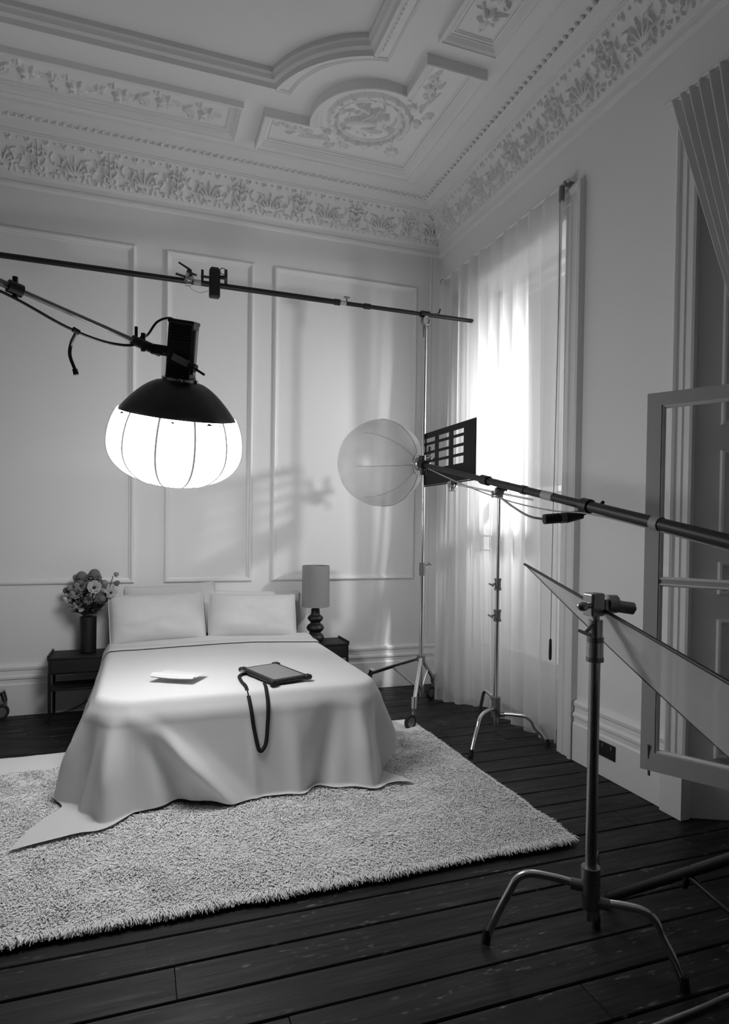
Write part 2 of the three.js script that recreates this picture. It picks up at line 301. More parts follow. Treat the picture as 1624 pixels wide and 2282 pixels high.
// ribs on the ceiling
{
  const C = [-1.066, 1.066];
  const arc = (r, a0, a1, n) => Array.from({ length: n + 1 }, (_, k) => { const a = lerp(a0, a1, k / n); return [C[0] + r * Math.cos(a), C[1] + r * Math.sin(a)]; });
  const down = (u, v, w) => [u, CEIL - w, v];
  const rib = (w, h) => [[0, 0], [0, h * 0.55], [w * 0.12, h * 0.8], [w * 0.3, h], [w * 0.5, h], [w * 0.6, h * 0.72], [w * 0.8, h * 0.62], [w * 0.9, h * 0.4], [w, h * 0.3], [w, 0]];
  const frame = (w, h) => [[0, 0], [0, h * 0.92], [0.004, h], [0.013, h], [0.016, h * 0.86], [w * 0.45, h * 0.70], [w * 0.72, h * 0.34], [w * 0.8, h * 0.30], [w * 0.82, h * 0.18], [w, h * 0.14], [w, 0]];   // steep outside, sloping inside
  const cut = (r, z) => Math.asin((z - C[1]) / r);                        // angle where the circle meets z, on the +x side
  // boundary of the big middle field: straight runs bulging round the corner medallion
  const field = (zb, r) => [[X0 + zb, zb], ...arc(r, Math.PI - cut(r, zb), Math.PI / 2 + cut(r, zb), 26), [-zb, ZF - zb], [X0 + zb, ZF - zb]];
  const rev = (p) => p.slice().reverse();
  const big = part('ceiling_rib', moulding(field(1.245, 0.685), rib(0.09, 0.10), down), M.plaster, ceiling, 'broad rib with beaded edge round the middle of the ceiling');
  { // small beads on its outer edge
    const path = [[-4.2, 1.225], ...arc(0.665, Math.PI - cut(0.665, 1.225), Math.PI / 2 + cut(0.665, 1.225), 40), [-1.225, 3.4]];
    const pts = []; for (let i = 0; i < path.length - 1; i++) { const [a, b] = [path[i], path[i + 1]], l = Math.hypot(b[0] - a[0], b[1] - a[1]); for (let s = 0; s < l; s += 0.034) pts.push([lerp(a[0], b[0], s / l), lerp(a[1], b[1], s / l)]); }
    const bd = new THREE.InstancedMesh(new THREE.SphereGeometry(0.016, 8, 6), M.plaster, pts.length); bd.name = 'rib_beading'; bd.userData = { kind: 'stuff' }; const m = new THREE.Matrix4();
    pts.forEach(([x, z], k) => bd.setMatrixAt(k, m.makeTranslation(x, CEIL - 0.010, z))); shade(bd); ceiling.add(bd);
  }
  part('ceiling_rib', moulding(field(1.14, 0.568), rib(0.022, 0.016), down), M.plaster, ceiling);
  part('ceiling_rib', moulding([[X0 + 0.43, 0.43], [-0.43, 0.43], [-0.43, ZF - 0.43], [X0 + 0.43, ZF - 0.43]], rib(0.018, 0.012), down), M.plaster, ceiling);
  // corner panel: an L with a round lobe
  const o = 0.555, e = 1.768, q = 0.958, r = 0.41;
  const lobe = (rad, lim) => arc(rad, Math.PI - cut(rad, lim), Math.PI / 2 + cut(rad, lim), 22);
  const Lp = [[-o, o], [-o, e], [-q, e], ...rev(lobe(r, q)), [-e, q], [-e, o]];
  part('ceiling_rib', moulding(Lp, frame(0.074, 0.066), down), M.plaster, ceiling, 'thick rib framing the corner panel');
  const o2 = 0.635, e2 = 1.69, q2 = 0.88, r2 = 0.335;
  part('ceiling_rib', moulding([[-o2, o2], [-o2, e2], [-q2, e2], ...rev(lobe(r2, q2)), [-e2, q2], [-e2, o2]], rib(0.014, 0.009), down), M.plaster, ceiling);
  // long panels either side
  const panel = (x0, x1, z0, z1) => { part('ceiling_rib', moulding([[x0, z0], [x1, z0], [x1, z1], [x0, z1]], frame(0.066, 0.044), down), M.plaster, ceiling); part('ceiling_rib', moulding([[x0 + 0.07, z0 + 0.07], [x1 - 0.07, z0 + 0.07], [x1 - 0.07, z1 - 0.07], [x0 + 0.07, z1 - 0.07]], rib(0.012, 0.009), down), M.plaster, ceiling); };
  panel(-4.4, -1.905, 0.56, 0.955); panel(-0.955, -0.575, 1.905, 4.4);
  // carved corner panel
  const K = new Relief(1.3, 1.3, 0.0052);                                 // origin at x = -1.8, z = 0.5
  const cx = 1.8 + C[0], cz = C[1] - 0.5;
  K.ring(cx, cz, 0.262, 0.022, 0.034, 0, Math.PI * 2); K.ring(cx, cz, 0.215, 0.008, 0.016);
  for (let k = 0; k < 34; k++) { const a = k * Math.PI * 2 / 34; K.leaf(cx + 0.258 * Math.cos(a), cz + 0.258 * Math.sin(a), a + Math.PI / 2 + (k % 2 ? 0.7 : -0.7), 0.05, 0.012, 0.046, 0.4); }
  // reclining draped figure in the roundel: body, head, limbs, folds
  K.leaf(cx - 0.13, cz - 0.05, 0.5, 0.22, 0.050, 0.050, -0.4); K.dab(cx + 0.075, cz + 0.075, 0.034, 0.056); K.leaf(cx + 0.05, cz + 0.04, -0.9, 0.15, 0.022, 0.046, 0.8); K.leaf(cx - 0.12, cz - 0.03, -0.5, 0.17, 0.026, 0.046, 0.5); K.leaf(cx - 0.10, cz - 0.08, -0.15, 0.22, 0.024, 0.042, 0.3);
  K.leaf(cx - 0.02, cz + 0.09, 2.4, 0.13, 0.020, 0.040, 0.9); K.leaf(cx + 0.1, cz - 0.02, 1.2, 0.13, 0.018, 0.036, 0.8); K.leaf(cx - 0.06, cz + 0.02, 1.4, 0.15, 0.014, 0.050, -0.8);
  for (let k = 0; k < 26; k++) { const a = rr(0, 6.28), q = rr(0.05, 0.19); K.leaf(cx + q * Math.cos(a), cz + q * Math.sin(a), a + rr(0.6, 2.2), rr(0.04, 0.09), rr(0.006, 0.011), rr(0.022, 0.040), rr(-1.2, 1.2)); }
  for (let k = 0; k < 7; k++) K.leaf(cx - 0.15 + k * 0.035, cz - 0.13 + 0.012 * (k % 3), 0.9 + 0.15 * k, 0.075, 0.010, 0.036, 0.6);
  for (const flip of [false, true]) {                                     // foliage along both arms
    const put = (fn, x, z, a, ...p) => flip ? K[fn](1.8 - (z + 0.5), 1.8 - x - 0.5, -Math.PI / 2 - a, ...p.slice(0, -1), -p.at(-1)) : K[fn](x, z, a, ...p);
    put('leaf', cx - 0.20, cz - 0.30, 3.05, 0.22, 0.012, 0.026, 0.5); put('leaf', cx - 0.36, cz - 0.28, 2.7, 0.16, 0.012, 0.026, 0.9);
    for (const [x, z, a, R] of [[cx - 0.34, cz - 0.26, 2.2, 0.034], [cx - 0.50, cz - 0.22, 2.6, 0.03], [cx - 0.10, cz - 0.34, 0.4, 0.03], [cx - 0.18, cz - 0.34, 2.9, 0.03]]) put('scroll', x, z, a, R, 1.0, 0.009, 0.030, 1);
    for (let k = 0; k < 11; k++) put('leaf', cx - 0.05 - k * 0.052, cz - 0.315 + 0.03 * Math.sin(k * 2.1) + k * 0.006, k % 2 ? 2.2 : -2.2, 0.055, 0.010, 0.028, k % 2 ? 1 : -1);
    if (flip) K.rosette(1.8 - (cz - 0.25 + 0.5), 1.8 - (cx - 0.44) - 0.5, 0.04, 6, 0.03); else K.rosette(cx - 0.44, cz - 0.25, 0.04, 6, 0.03);
  }
  K.rosette(cx + 0.27, cz - 0.27, 0.05, 7, 0.032); K.rosette(cx - 0.24, cz - 0.21, 0.03, 6, 0.03); K.rosette(cx + 0.22, cz + 0.24, 0.03, 6, 0.03);
  part('roundel_relief', K.sheet((u, v, h) => [-1.8 + u, CEIL - h * 0.9, 0.5 + v]), M.plaster, ceiling, 'round plaster medallion with leafy sprays');
  // flower garlands in the long panels
  const G = new Relief(2.4, 0.24, 0.0052);
  for (let k = 0; k < 9; k++) {
    const u = 2.26 - k * 0.27, v = 0.12 + 0.03 * Math.sin(k * 1.7);
    for (const s of [-1, 1]) { G.leaf(u, v, s * 0.5, 0.10, 0.014, 0.024, -s); G.leaf(u, v, Math.PI + s * 0.6, 0.11, 0.014, 0.024, s * 1.1); G.leaf(u - 0.1, v + s * 0.04, Math.PI + s * 0.3, 0.09, 0.010, 0.02, s); }
    for (let j = 0; j < 6; j++) { const a = j * Math.PI / 3 + k; G.leaf(u + 0.018 * Math.cos(a), v + 0.018 * Math.sin(a), a, 0.042, 0.018, 0.036, 0.5, 0.5); }
    G.scroll(u - 0.13, v - 0.03, 0.6 + k, 0.03, 0.9, 0.009, 0.028, k % 2 ? 1 : -1); G.rosette(u - 0.135, 0.24 - v, 0.03, 5, 0.026, k); for (let j = 0; j < 4; j++) G.dab(u - 0.07 + j * 0.016, v + 0.07 - j * 0.01, 0.009, 0.022);
    if (k === 5 || k === 6) { G.dab(u, v + 0.03, 0.036, 0.042); G.dab(u - 0.05, v - 0.04, 0.04, 0.042); }
  }
  part('garland_relief', G.sheet((u, v, h) => [-4.38 + u, CEIL - h * 1.0, 0.637 + v]), M.plaster, ceiling, 'flower garland along the panel above the bed wall');
  part('garland_relief', G.sheet((u, v, h) => [-0.637 - v, CEIL - h * 1.0, 4.38 - u]), M.plaster, ceiling, 'flower garland along the panel above the windows');
}

// ---------------------------------------------------------------- window beside the bed wall
const archProf = [[0, 0], [0, 0.045], [0.02, 0.05], [0.035, 0.042], [0.045, 0.030], [0.085, 0.030], [0.095, 0.038], [0.105, 0.030], [0.15, 0.028], [0.165, 0.020], [0.165, 0]];
{
  const w = struct('window_1', null, null, 'tall window with white frame behind the sheer curtain', 'window');
  // architrave round the opening, travelling so that "out" of the path points to the opening
  part('architrave', moulding([[W1.z1 + 0.165, 0], [W1.z1 + 0.165, W1.top + 0.165], [W1.z0 - 0.165, W1.top + 0.165], [W1.z0 - 0.165, 0]], archProf, (u, v, h) => [-h, v, u], false), M.joinery, w);
  const x0 = 0.26, x1 = 0.34, za = W1.z0, zb = W1.z1, ym = 1.70;
  part('window_frame', mg([box(x0 - 0.02, x1 + 0.04, 0, W1.top, za, za + 0.06), box(x0 - 0.02, x1 + 0.04, 0, W1.top, zb - 0.06, zb), box(x0 - 0.02, x1 + 0.04, W1.top - 0.06, W1.top, za, zb), box(x0 - 0.02, x1 + 0.04, 0, 0.36, za + 0.06, zb - 0.06)]), M.joinery, w);
  for (const [y0, y1, dx] of [[0.36, ym + 0.02, 0], [ym - 0.02, W1.top - 0.06, 0.036]]) {       // two sliding sashes
    const a = za + 0.06, b = zb - 0.06, xa = x0 + dx, xb = xa + 0.034;
    const c = part('sash', mg([box(xa, xb, y0, y1, a + 0.002, a + 0.05), box(xa, xb, y0, y1, b - 0.05, b - 0.002), box(xa, xb, y0, y0 + (dx ? 0.04 : 0.09), a + 0.05, b - 0.05), box(xa, xb, y1 - (dx ? 0.06 : 0.04), y1, a + 0.05, b - 0.05)]), M.joinery, w);
    const p = part('pane', new THREE.PlaneGeometry(b - a - 0.10, y1 - y0 - 0.10), M.glass, c); p.rotation.y = -Math.PI / 2; p.position.set(xa + 0.017, (y0 + y1) / 2, (a + b) / 2);
    if (!dx) part('sash_lift', mg([rod([xa - 0.02, 0.42, 0.85], [xa - 0.02, 0.42, 0.95], 0.007), rod([xa - 0.02, 0.42, 1.25], [xa - 0.02, 0.42, 1.35], 0.007)]), M.steel, c);
  }
  // shutter box panels on the two reveals
  for (const [z, s] of [[za, 1], [zb, -1]]) part('shutter_panel', mg([[0.45, 1.25], [1.35, 2.1], [2.2, 3.2]].map(([y0, y1]) => moulding([[0.04, y0], [0.21, y0], [0.21, y1], [0.04, y1]], [[0, 0], [0.004, 0.012], [0.014, 0.012], [0.02, 0]], (u, v, h) => [u, v, z + s * h]))), M.joinery, w);
}
// curtain track, brackets, cord
{
  const t = thing('curtain_track', 'thin white curtain track over the sheer curtains', 'curtain rail');
  part('rail', rod([-0.075, 3.545, 0.16], [-0.075, 3.545, 1.93], 0.011), M.joinery, t);
  part('bracket', mg([box(-0.09, 0, 3.52, 3.55, 1.90, 1.92), rod([-0.085, 3.44, 1.88], [-0.085, 3.53, 1.88], 0.018)]), M.greyMetal, t, 'dark end bracket with cord pulley');
  part('bracket', box(-0.09, 0, 3.52, 3.56, 0.20, 0.24), M.greyMetal, t);
  const c = thing('acorn_pull', 'thin draw line with a dark wooden acorn hanging beside the glowing curtain', 'blind pull');
  part('cord', mg([tube([[-0.085, 3.46, 1.862], [-0.085, 2.9, 1.868], [-0.085, 2.2, 1.860], [-0.08, 1.4, 1.842], [-0.075, 0.71, 1.832]], 0.0028, 40, 6), tube([[-0.085, 3.46, 1.885], [-0.085, 3.1, 1.876], [-0.085, 2.7, 1.868]], 0.0028, 20, 6)]), M.greyTape, c);
  part('weight', at(lathe([[0.001, 0], [0.009, 0.01], [0.010, 0.06], [0.008, 0.13], [0.004, 0.14]], 12), -0.075, 0.575, 1.832), M.darkClay, c, 'dark acorn weight on the draw cord');
}
// sheer curtains: pleats hang from the track, the corner one is swept into the room at the hem
function sheerGeo(top, bottom, n, amp, y0, y1, ph, nu = 150, nv = 40) {
  return surface(nu, nv, (a, b) => {
    const e = Math.pow(1 - b, 1.4), zx = lerp(top[0][1], top[1][1], a), xx = lerp(top[0][0], top[1][0], a), zb = lerp(bottom[0][1], bottom[1][1], a), xb = lerp(bottom[0][0], bottom[1][0], a) - 0.05 * Math.sin(Math.PI * a);
    const wob = 0.6 * noise2(a * n * 0.8 + ph, b * 1.3) + 0.4 * noise2(a * n * 1.7 + ph, b * 2.5 + 4);
    const pl = Math.sin(a * n * 2 * Math.PI + ph + 1.6 * wob + 0.5 * Math.sin(b * 3 + a * 5)), k = amp * (0.55 + 0.45 * (1 - b)) * (0.6 + 0.8 * wob);
    return [lerp(xx, xb, e) + pl * k, lerp(y0, y1, b), lerp(zx, zb, e) + 0.35 * k * Math.sin(a * n * 4 * Math.PI + ph), a * 1.4, b * 3.5];
  });
}
solo('sheer_curtain', sheerGeo([[-0.085, 0.19], [-0.085, 0.86]], [[-0.25, 0.52], [0.015, 0.88]], 4, 0.028, 0.012, 3.54, 1.3), M.denseSheer, 'sheer white curtain hanging in the corner, its hem swept into the room', 'curtain', 'sheer curtains');
solo('sheer_curtain', sheerGeo([[-0.075, 0.72], [-0.075, 1.90]], [[0.045, 0.74], [0.03, 1.80]], 7, 0.030, 0.02, 3.54, 4.1, 240), M.sheer, 'sheer white curtain glowing with light from outside, beside the wall socket', 'curtain', 'sheer curtains');

// ---------------------------------------------------------------- second window with the open casement
{
  const w = struct('window_2', null, null, 'tall white framed window with one leaf opened into the room', 'window');
  part('architrave', moulding([[2.735, 0], [2.735, W2.top + 0.10], [W2.z1 + 0.1, W2.top + 0.10], [W2.z1 + 0.1, 0]], archProf.map(([d, h]) => [-d * 0.66, h]), (u, v, h) => [-h, v, u], false), M.joinery, w);
  part('plinth_block', box(-0.056, 0, 0, 0.24, 2.725, 2.86), M.joinery, w);
  // splayed shutter reveal, panelled
  const A = [0.0, 2.84], B = [0.46, 3.06], L = Math.hypot(B[0] - A[0], B[1] - A[1]), ux = (B[0] - A[0]) / L, uz = (B[1] - A[1]) / L;
  const rv = (u, v, h) => [A[0] + ux * u - uz * h, v, A[1] + uz * u + ux * h];
  part('reveal', mg([surface(1, 1, (a, b) => rv(a * L, b * W2.top, 0)), box(0.0, 0.5, 0, W2.top, 2.74, 2.84)]), M.joinery, w);
  for (const [y0, y1] of [[0.30, 0.98], [1.10, 1.26], [1.36, 1.80], [1.92, 3.1]]) part('reveal_panel', mg([moulding([[0.12, y0], [0.40, y0], [0.40, y1], [0.12, y1]], [[0, 0], [0.004, 0.016], [0.014, 0.018], [0.022, 0.008], [0.026, 0]], rv)]), M.joinery, w);
  part('window_frame', mg([box(0.40, 0.48, 0, W2.top, 3.04, 3.10), box(0.40, 0.48, 0, W2.top, W2.z1 - 0.08, W2.z1), box(0.40, 0.48, W2.top - 0.08, W2.top, 3.05, W2.z1), box(0.40, 0.48, 0, 0.3, 3.05, W2.z1), box(0.40, 0.48, 2.08, 2.16, 3.05, W2.z1), box(0.40, 0.48, 0.3, 2.1, 3.66, 3.72)]), M.joinery, w);
  for (const [a, b, y0, y1] of [[3.72, W2.z1 - 0.08, 0.3, 2.08], [3.10, W2.z1 - 0.08, 2.16, W2.top - 0.08], [3.10, 3.66, 0.3, 2.08]]) { const p = part('pane', new THREE.PlaneGeometry(b - a, y1 - y0), M.glass, w); p.rotation.y = -Math.PI / 2; p.position.set(0.44, (y0 + y1) / 2, (a + b) / 2); }
  for (const [a, b] of [[3.05, 3.66], [3.66, W2.z1]]) { const sh = part('shutter', box(0.36, 0.395, 0, W2.top, a, b - 0.004), M.joinery, w); for (const [y0, y1] of [[0.15, 0.9], [1.0, 1.95], [2.05, 3.15]]) part('shutter_moulding', moulding([[a + 0.09, y0], [b - 0.09, y0], [b - 0.09, y1], [a + 0.09, y1]], [[0, 0], [0.004, 0.014], [0.014, 0.014], [0.022, 0]], (u, v, h) => [0.36 - h, v, u]), M.joinery, sh); }
  part('mullion', box(-0.03, 0.06, 0, W2.top, 3.44, 3.52), M.joinery, w);
  // the open leaf: free edge towards the bed, hinged on the mullion
  const leaf = new THREE.Group(); leaf.name = 'casement'; w.add(leaf);
  const F = [-0.315, 2.875], Hh = [0.0, 3.445], LW = Math.hypot(Hh[0] - F[0], Hh[1] - F[1]);
  leaf.position.set(F[0], 0, F[1]); leaf.rotation.y = -Math.atan2(Hh[1] - F[1], Hh[0] - F[0]);
  const b0 = 0.30, t0 = 2.035, st = 0.062, tk = 0.022;
  part('leaf_frame', mg([box(0, st, b0, t0, -tk, tk), box(LW - st, LW, b0, t0, -tk, tk), box(st, LW - st, t0 - 0.058, t0, -tk, tk), box(st, LW - st, b0, b0 + 0.085, -tk, tk), box(st, LW - st, 1.165, 1.183, -0.012, 0.012)]), M.leafShaded, leaf);
  const bead = [[0, 0.001], [0, 0.016], [0.006, 0.018], [0.013, 0.006], [0.013, 0.001]];
  for (const [y0, y1] of [[b0 + 0.085, 1.165], [1.183, t0 - 0.058]]) for (const sg of [1, -1]) part('glazing_bead', moulding([[st, y0], [LW - st, y0], [LW - st, y1], [st, y1]], bead, (u, v, h) => [u, v, sg * h]), M.joinery, leaf, 'white bead round the pane');
  for (const [y0, y1] of [[b0 + 0.085, 1.165], [1.183, t0 - 0.058]]) { const p = part('pane', new THREE.PlaneGeometry(LW - 2 * st, y1 - y0), M.glass, leaf); p.position.set(LW / 2, (y0 + y1) / 2, 0); }
  part('bolt', rod([0.035, b0 - 0.028, 0.005], [0.035, b0 + 0.12, 0.026], 0.006), M.steel, leaf, 'small floor bolt');
}
// striped drape tied back at the second window
{
  const g = surface(360, 30, (a, b) => {
    const y = lerp(2.05, 3.50, b), e = 1 - b, zL = 2.742 + 0.48 * e, zR = 3.95 - 0.30 * e, z = lerp(zL, zR, a), pl = Math.sin(a * 140 + 1.2 * Math.sin(b * 2.5) + 3 * noise2(a * 9, 2)) * 0.024 * (0.55 + 0.45 * b);
    return [-0.085 + pl - 0.05 * Math.sin(Math.PI * a) * e, y, z, a * 2, b * 1.5];
  });
  solo('tied_drape', g, M.heavySheer, 'pleated drape falling diagonally across the top of the right-hand window', 'curtain');
  const t = solo('drape_pole', rod([-0.085, 3.515, 2.70], [-0.085, 3.515, 4.4], 0.012), M.joinery, 'slim pole carrying the tied drape', 'curtain rail');
}
// double wall socket
{
  const s = thing('wall_socket', 'dark double wall socket set in the skirting below the scrim', 'socket', [-0.036, 0.160, 2.312]);
  part('plate', at(rbox(0.008, 0.086, 0.146, 0.004), -0.002, 0, 0), M.bronze, s);
  for (const z of [-0.036, 0.036]) { part('switch', at(rbox(0.006, 0.020, 0.012, 0.002), -0.007, 0.022, z + 0.012), M.greyMetal, s); part('pin_hole', mg([box(-0.0068, -0.0058, -0.006, 0.004, z - 0.003, z + 0.003), box(-0.0068, -0.0058, -0.024, -0.019, z - 0.015, z - 0.006), box(-0.0068, -0.0058, -0.024, -0.019, z + 0.006, z + 0.015)]), M.blackPlastic, s); }
}
// flood lamp on a stand in the street, shining through the window
{
  const L = V(1.0, 2.51, 2.07), aim = V(0, 2.15, 1.34), d = aim.clone().sub(L).normalize();
  const f = thing('flood_lamp', 'film flood lamp on a tripod outside the curtained window', 'lamp', [0, 0, 0]);
  const back = L.clone().addScaledVector(d, -0.03);
  part('housing', orient(lathe([[0.001, -0.30], [0.09, -0.30], [0.12, -0.24], [0.12, -0.02], [0.135, 0.0], [0.135, 0.03], [0.12, 0.03]], 24), back.toArray(), d.toArray()), M.blackMetal, f);
  part('lens', orient(new THREE.CylinderGeometry(0.10, 0.10, 0.004, 24), back.toArray(), d.toArray()), std(0.8, 0.4, 0, { emissive: grey(1), emissiveIntensity: 4 }), f);
  part('stand_column', mg([rod([L.x + 0.15, -1.0, L.z + 0.13], [L.x + 0.15, 2.56, L.z + 0.13], 0.02), rod([L.x + 0.15, 2.5, L.z + 0.13], [L.x + 0.05, 2.56, L.z + 0.04], 0.015)]), M.steel, f);
  part('leg', mg([0, 1, 2].map((k) => rod([L.x + 0.15, 0.1, L.z + 0.13], [L.x + 0.15 + 0.5 * Math.cos(k * 2.1), -1.0, L.z + 0.13 + 0.5 * Math.sin(k * 2.1)], 0.014))), M.steel, f);
  const s = new THREE.SpotLight(0xffffff, FLOOD, 0, 0.84, 0.85, 2); s.position.copy(L).addScaledVector(d, 0.05); s.target.position.copy(aim); s.castShadow = true; s.shadow.radius = 3; s.shadow.mapSize.set(2048, 2048); scene.add(s, s.target);
}

// ---------------------------------------------------------------- rug
{
  const rug = thing('shag_rug', 'long cream shag rug lying under the bed', 'rug');
  const x0 = -4.3, x1 = -0.695, z0 = 0.995, z1 = 2.86;
  part('backing', (() => { const g = surface(190, 94, (a, b) => { const x = lerp(x0, x1, a), z = lerp(z0, z1, b); const e = Math.min(smooth(0, 0.02, a * (x1 - x0)), smooth(0, 0.02, (1 - a) * (x1 - x0)), smooth(0, 0.02, b * (z1 - z0)), smooth(0, 0.02, (1 - b) * (z1 - z0))); return [x, 0.002 + e * (0.016 + 0.008 * fbm(x * 14, z * 14, 3)), z + 0.01 * noise2(x * 3, 7) - 0.012 * (x + 0.7) * 0.3, x, z]; }); return g; })(), M.rug, rug);
  // pile: bent tufts of wool
  const pos = [], idx = []; const seg = 3, wd = 0.0040;
  for (let k = 0; k <= seg; k++) { const t = k / seg, y = 0.015 * Math.sin(t * 2.0), z = 0.020 * t * t + 0.006 * t, w = wd * (1 - 0.75 * t); pos.push(-w, y, z, w, y, z); if (k) { const s = (k - 1) * 2; idx.push(s, s + 1, s + 3, s, s + 3, s + 2); } }
  const blade = new THREE.BufferGeometry(); blade.setAttribute('position', new THREE.Float32BufferAttribute(pos, 3)); blade.setIndex(idx); blade.computeVertexNormals();
  const N = 300000, wool = new THREE.InstancedMesh(blade, M.rug, N); wool.name = 'wool_pile'; wool.userData = { kind: 'stuff' };
  const m = new THREE.Matrix4(), q = new THREE.Quaternion(), e = new THREE.Euler(), c = new THREE.Color();
  for (let k = 0; k < N; k++) {
    let x, z, out = 0; const r = rnd();
    if (r < 0.05) { x = rr(-3.6, x1); z = z1 - rr(0, 0.02); out = 1; } else if (r < 0.065) { x = x1 - rr(0, 0.012); z = rr(z0, z1); out = 2; } else { x = rr(-3.75, x1); z = lerp(z0, z1, Math.sqrt(rr(0.02, 1))); }
    const zz = z + 0.01 * noise2(x * 3, 7) - 0.012 * (x + 0.7) * 0.3;
    const flow = 1.6 * noise2(x * 2.3, z * 2.3) + 2.2 * noise2(x * 9, z * 9); const yaw = out === 1 ? rr(-0.9, 0.9) : out === 2 ? Math.PI / 2 + rr(-0.8, 0.8) : flow + rr(-1.1, 1.1) - 1.9;
    e.set(out ? rr(0.1, 0.5) : rr(-0.3, 0.35), yaw, rr(-0.25, 0.25), 'YXZ'); q.setFromEuler(e);
    const s = (out === 1 ? rr(0.8, 1.9) : out === 2 ? rr(0.6, 1.1) : rr(0.7, 1.25)) * (0.75 + 0.5 * noise2(x * 11 + 5, z * 11));
    m.compose(V(x, 0.012, zz), q, V(rr(0.7, 1.2), s, s)); wool.setMatrixAt(k, m);
    const t = clamp(0.93 + 0.12 * rnd() - 0.13 * smooth(0.56, 0.72, fbm(x * 9, z * 9, 4)), 0, 1); wool.setColorAt(k, c.setRGB(t, t, t));
  }
  shade(wool); rug.add(wool);
}
// ---------------------------------------------------------------- bed
let bedCloth;
const BED = { x0: -2.70, x1: -1.30, z1: 1.90, top: 0.545 };
{
  const bed = thing('bed_base', 'double bed base with mattress hidden under the pale spread', 'bed');
  part('divan', at(rbox(1.36, 0.24, 1.84, 0.02), -2.0, 0.165, 0.96), M.linen, bed);
  part('mattress', at(rbox(1.38, 0.24, 1.88, 0.06, 4), -2.0, 0.40, 0.96), M.pillow, bed);
  for (const [x, z, y] of [[-2.6, 0.2, 0], [-1.4, 0.2, 0], [-2.6, 1.7, 0.026], [-1.4, 1.7, 0.026]]) part('foot', rod([x, y, z], [x, 0.05, z], 0.03), M.blackPlastic, bed);
  // spread: laid over the top, falling over both sides and the foot, slack on the floor
  const hw = 0.70, cx = -2.0, zh = 0.34, L = BED.z1 - zh, T = BED.top;
  const DL = 0.575, DR = 0.42, DF = 0.60;
  const ridges = [ // place along the hem, lean per metre of drop, width, height
    [-0.70, 0.08, 0.060, 0.060], [-0.60, 1.00, 0.075, 0.060], [-0.50, 0.30, 0.055, -0.045], [-0.52, 0.9, 0.035, -0.012], [0.0, 0.05, 0.020, 0.008], [0.20, 0.12, 0.05, 0.022], [0.44, -0.16, 0.065, -0.050], [0.60, 0.05, 0.065, 0.055], [0.78, 0.1, 0.05, -0.03], [0.92, 0.1, 0.07, 0.05], [1.2, 0.1, 0.09, 0.04], [1.6, 0, 0.1, 0.03], [-0.86, -0.1, 0.06, -0.03], [-1.02, -0.1, 0.08, 0.05], [-1.35, 0, 0.12, 0.04], [-1.8, 0, 0.12, 0.03]];
  const fold = (p, d) => { let s = 0; for (const [p0, k, w, a] of ridges) { const x = (p - p0 - k * d) / w; s += 1.35 * a * Math.exp(-x * x); } return s + 0.018 * (fbm(p * 3.1 + 4, d * 2.2, 3) - 0.45); };
  const cloth = (u, v) => {
    const CR = 0.14, cu = clamp(u, -hw + CR, hw - CR), cv = Math.min(v, L - CR), du = u - cu, dv = v - cv, hyp = Math.hypot(du, dv), q = hyp - CR;
    const wr = 0.010 * (fbm(u * 4 + 3, v * 3, 3) - 0.45) + 0.012 * Math.sin(Math.PI * clamp((u + hw) / (2 * hw), 0, 1)), hump = 0.035 * (1 - smooth(0.0, 0.20, v));
    if (q <= 0) return [cx + u, T + wr + hump * 0.6, zh + v];
    const nx = du / hyp, nz = dv / hyp, ang = Math.atan2(Math.abs(du), Math.max(dv, 0));   // 0 = foot, pi/2 = side
    const p = du === 0 ? u : Math.sign(du) * (hw - CR + ang * 0.32) + (dv > 0 ? 0 : Math.sign(du) * (L - CR - v));
    const r = 0.12, arc = r * Math.PI / 2; let out, drop;
    if (q < arc) { out = r * Math.sin(q / r); drop = r * (1 - Math.cos(q / r)); } else { const f = (du < 0 ? lerp(0.17, 0.20, ang / 1.571) : lerp(0.15, 0.10, ang / 1.571)) + 0.06 * Math.sin(2 * ang); out = r + (q - arc) * Math.sin(f); drop = r + (q - arc) * Math.cos(f); }
    out -= 0.035 * smooth(0, 0.12, q);
    const y = T + wr * 0.6 + hump * 0.6 - drop, lim = 0.042; let yy = y;
    let fo = fold(p, drop) * smooth(0.05, 0.65, clamp(drop / T, 0, 1));
    if (y < lim) { out += (lim - y) * 0.97; yy = lim + 0.010 * fbm(u * 6, v * 6, 2) * smooth(0, 0.1, lim - y); fo *= 1 - 0.5 * smooth(0, 0.25, lim - y); }
    out += fo + CR; return [cx + cu + nx * out, yy, zh + cv + nz * out];
  };
  bedCloth = (u, v, lift) => { const p = cloth(u, v), a = cloth(u + 0.01, v), b = cloth(u, v + 0.01); const n = V(b[0] - p[0], b[1] - p[1], b[2] - p[2]).cross(V(a[0] - p[0], a[1] - p[1], a[2] - p[2])).normalize(); return [p[0] + n.x * lift, p[1] + n.y * lift, p[2] + n.z * lift]; };
  const g = surface(230, 210, (a, b) => { const u = lerp(-hw - DL, hw + DR, a), vmax = L + DF + 0.03 * Math.sin(a * 9 + 1) - 0.05 * smooth(0.55, 1, a), v = lerp(0, vmax, b); return [...cloth(u, v), u, v]; });
  solo('bedspread', g, M.linen, 'pale linen bedspread falling in folds to the rug', 'bedspread');
  // turned-down sheet edge
  const sg = surface(120, 8, (a, b) => { const u = lerp(-hw - 0.16, hw + 0.12, a), v = 0.16 + b * 0.14 + 0.02 * Math.sin(a * 7); const c = cloth(u, v); return [c[0], c[1] + 0.008 + 0.006 * Math.sin(Math.PI * b), c[2], u, v]; });
  solo('turned_sheet', sg, M.pillow, 'flat fold of top sheet across the bed below the pillows', 'sheet');
}
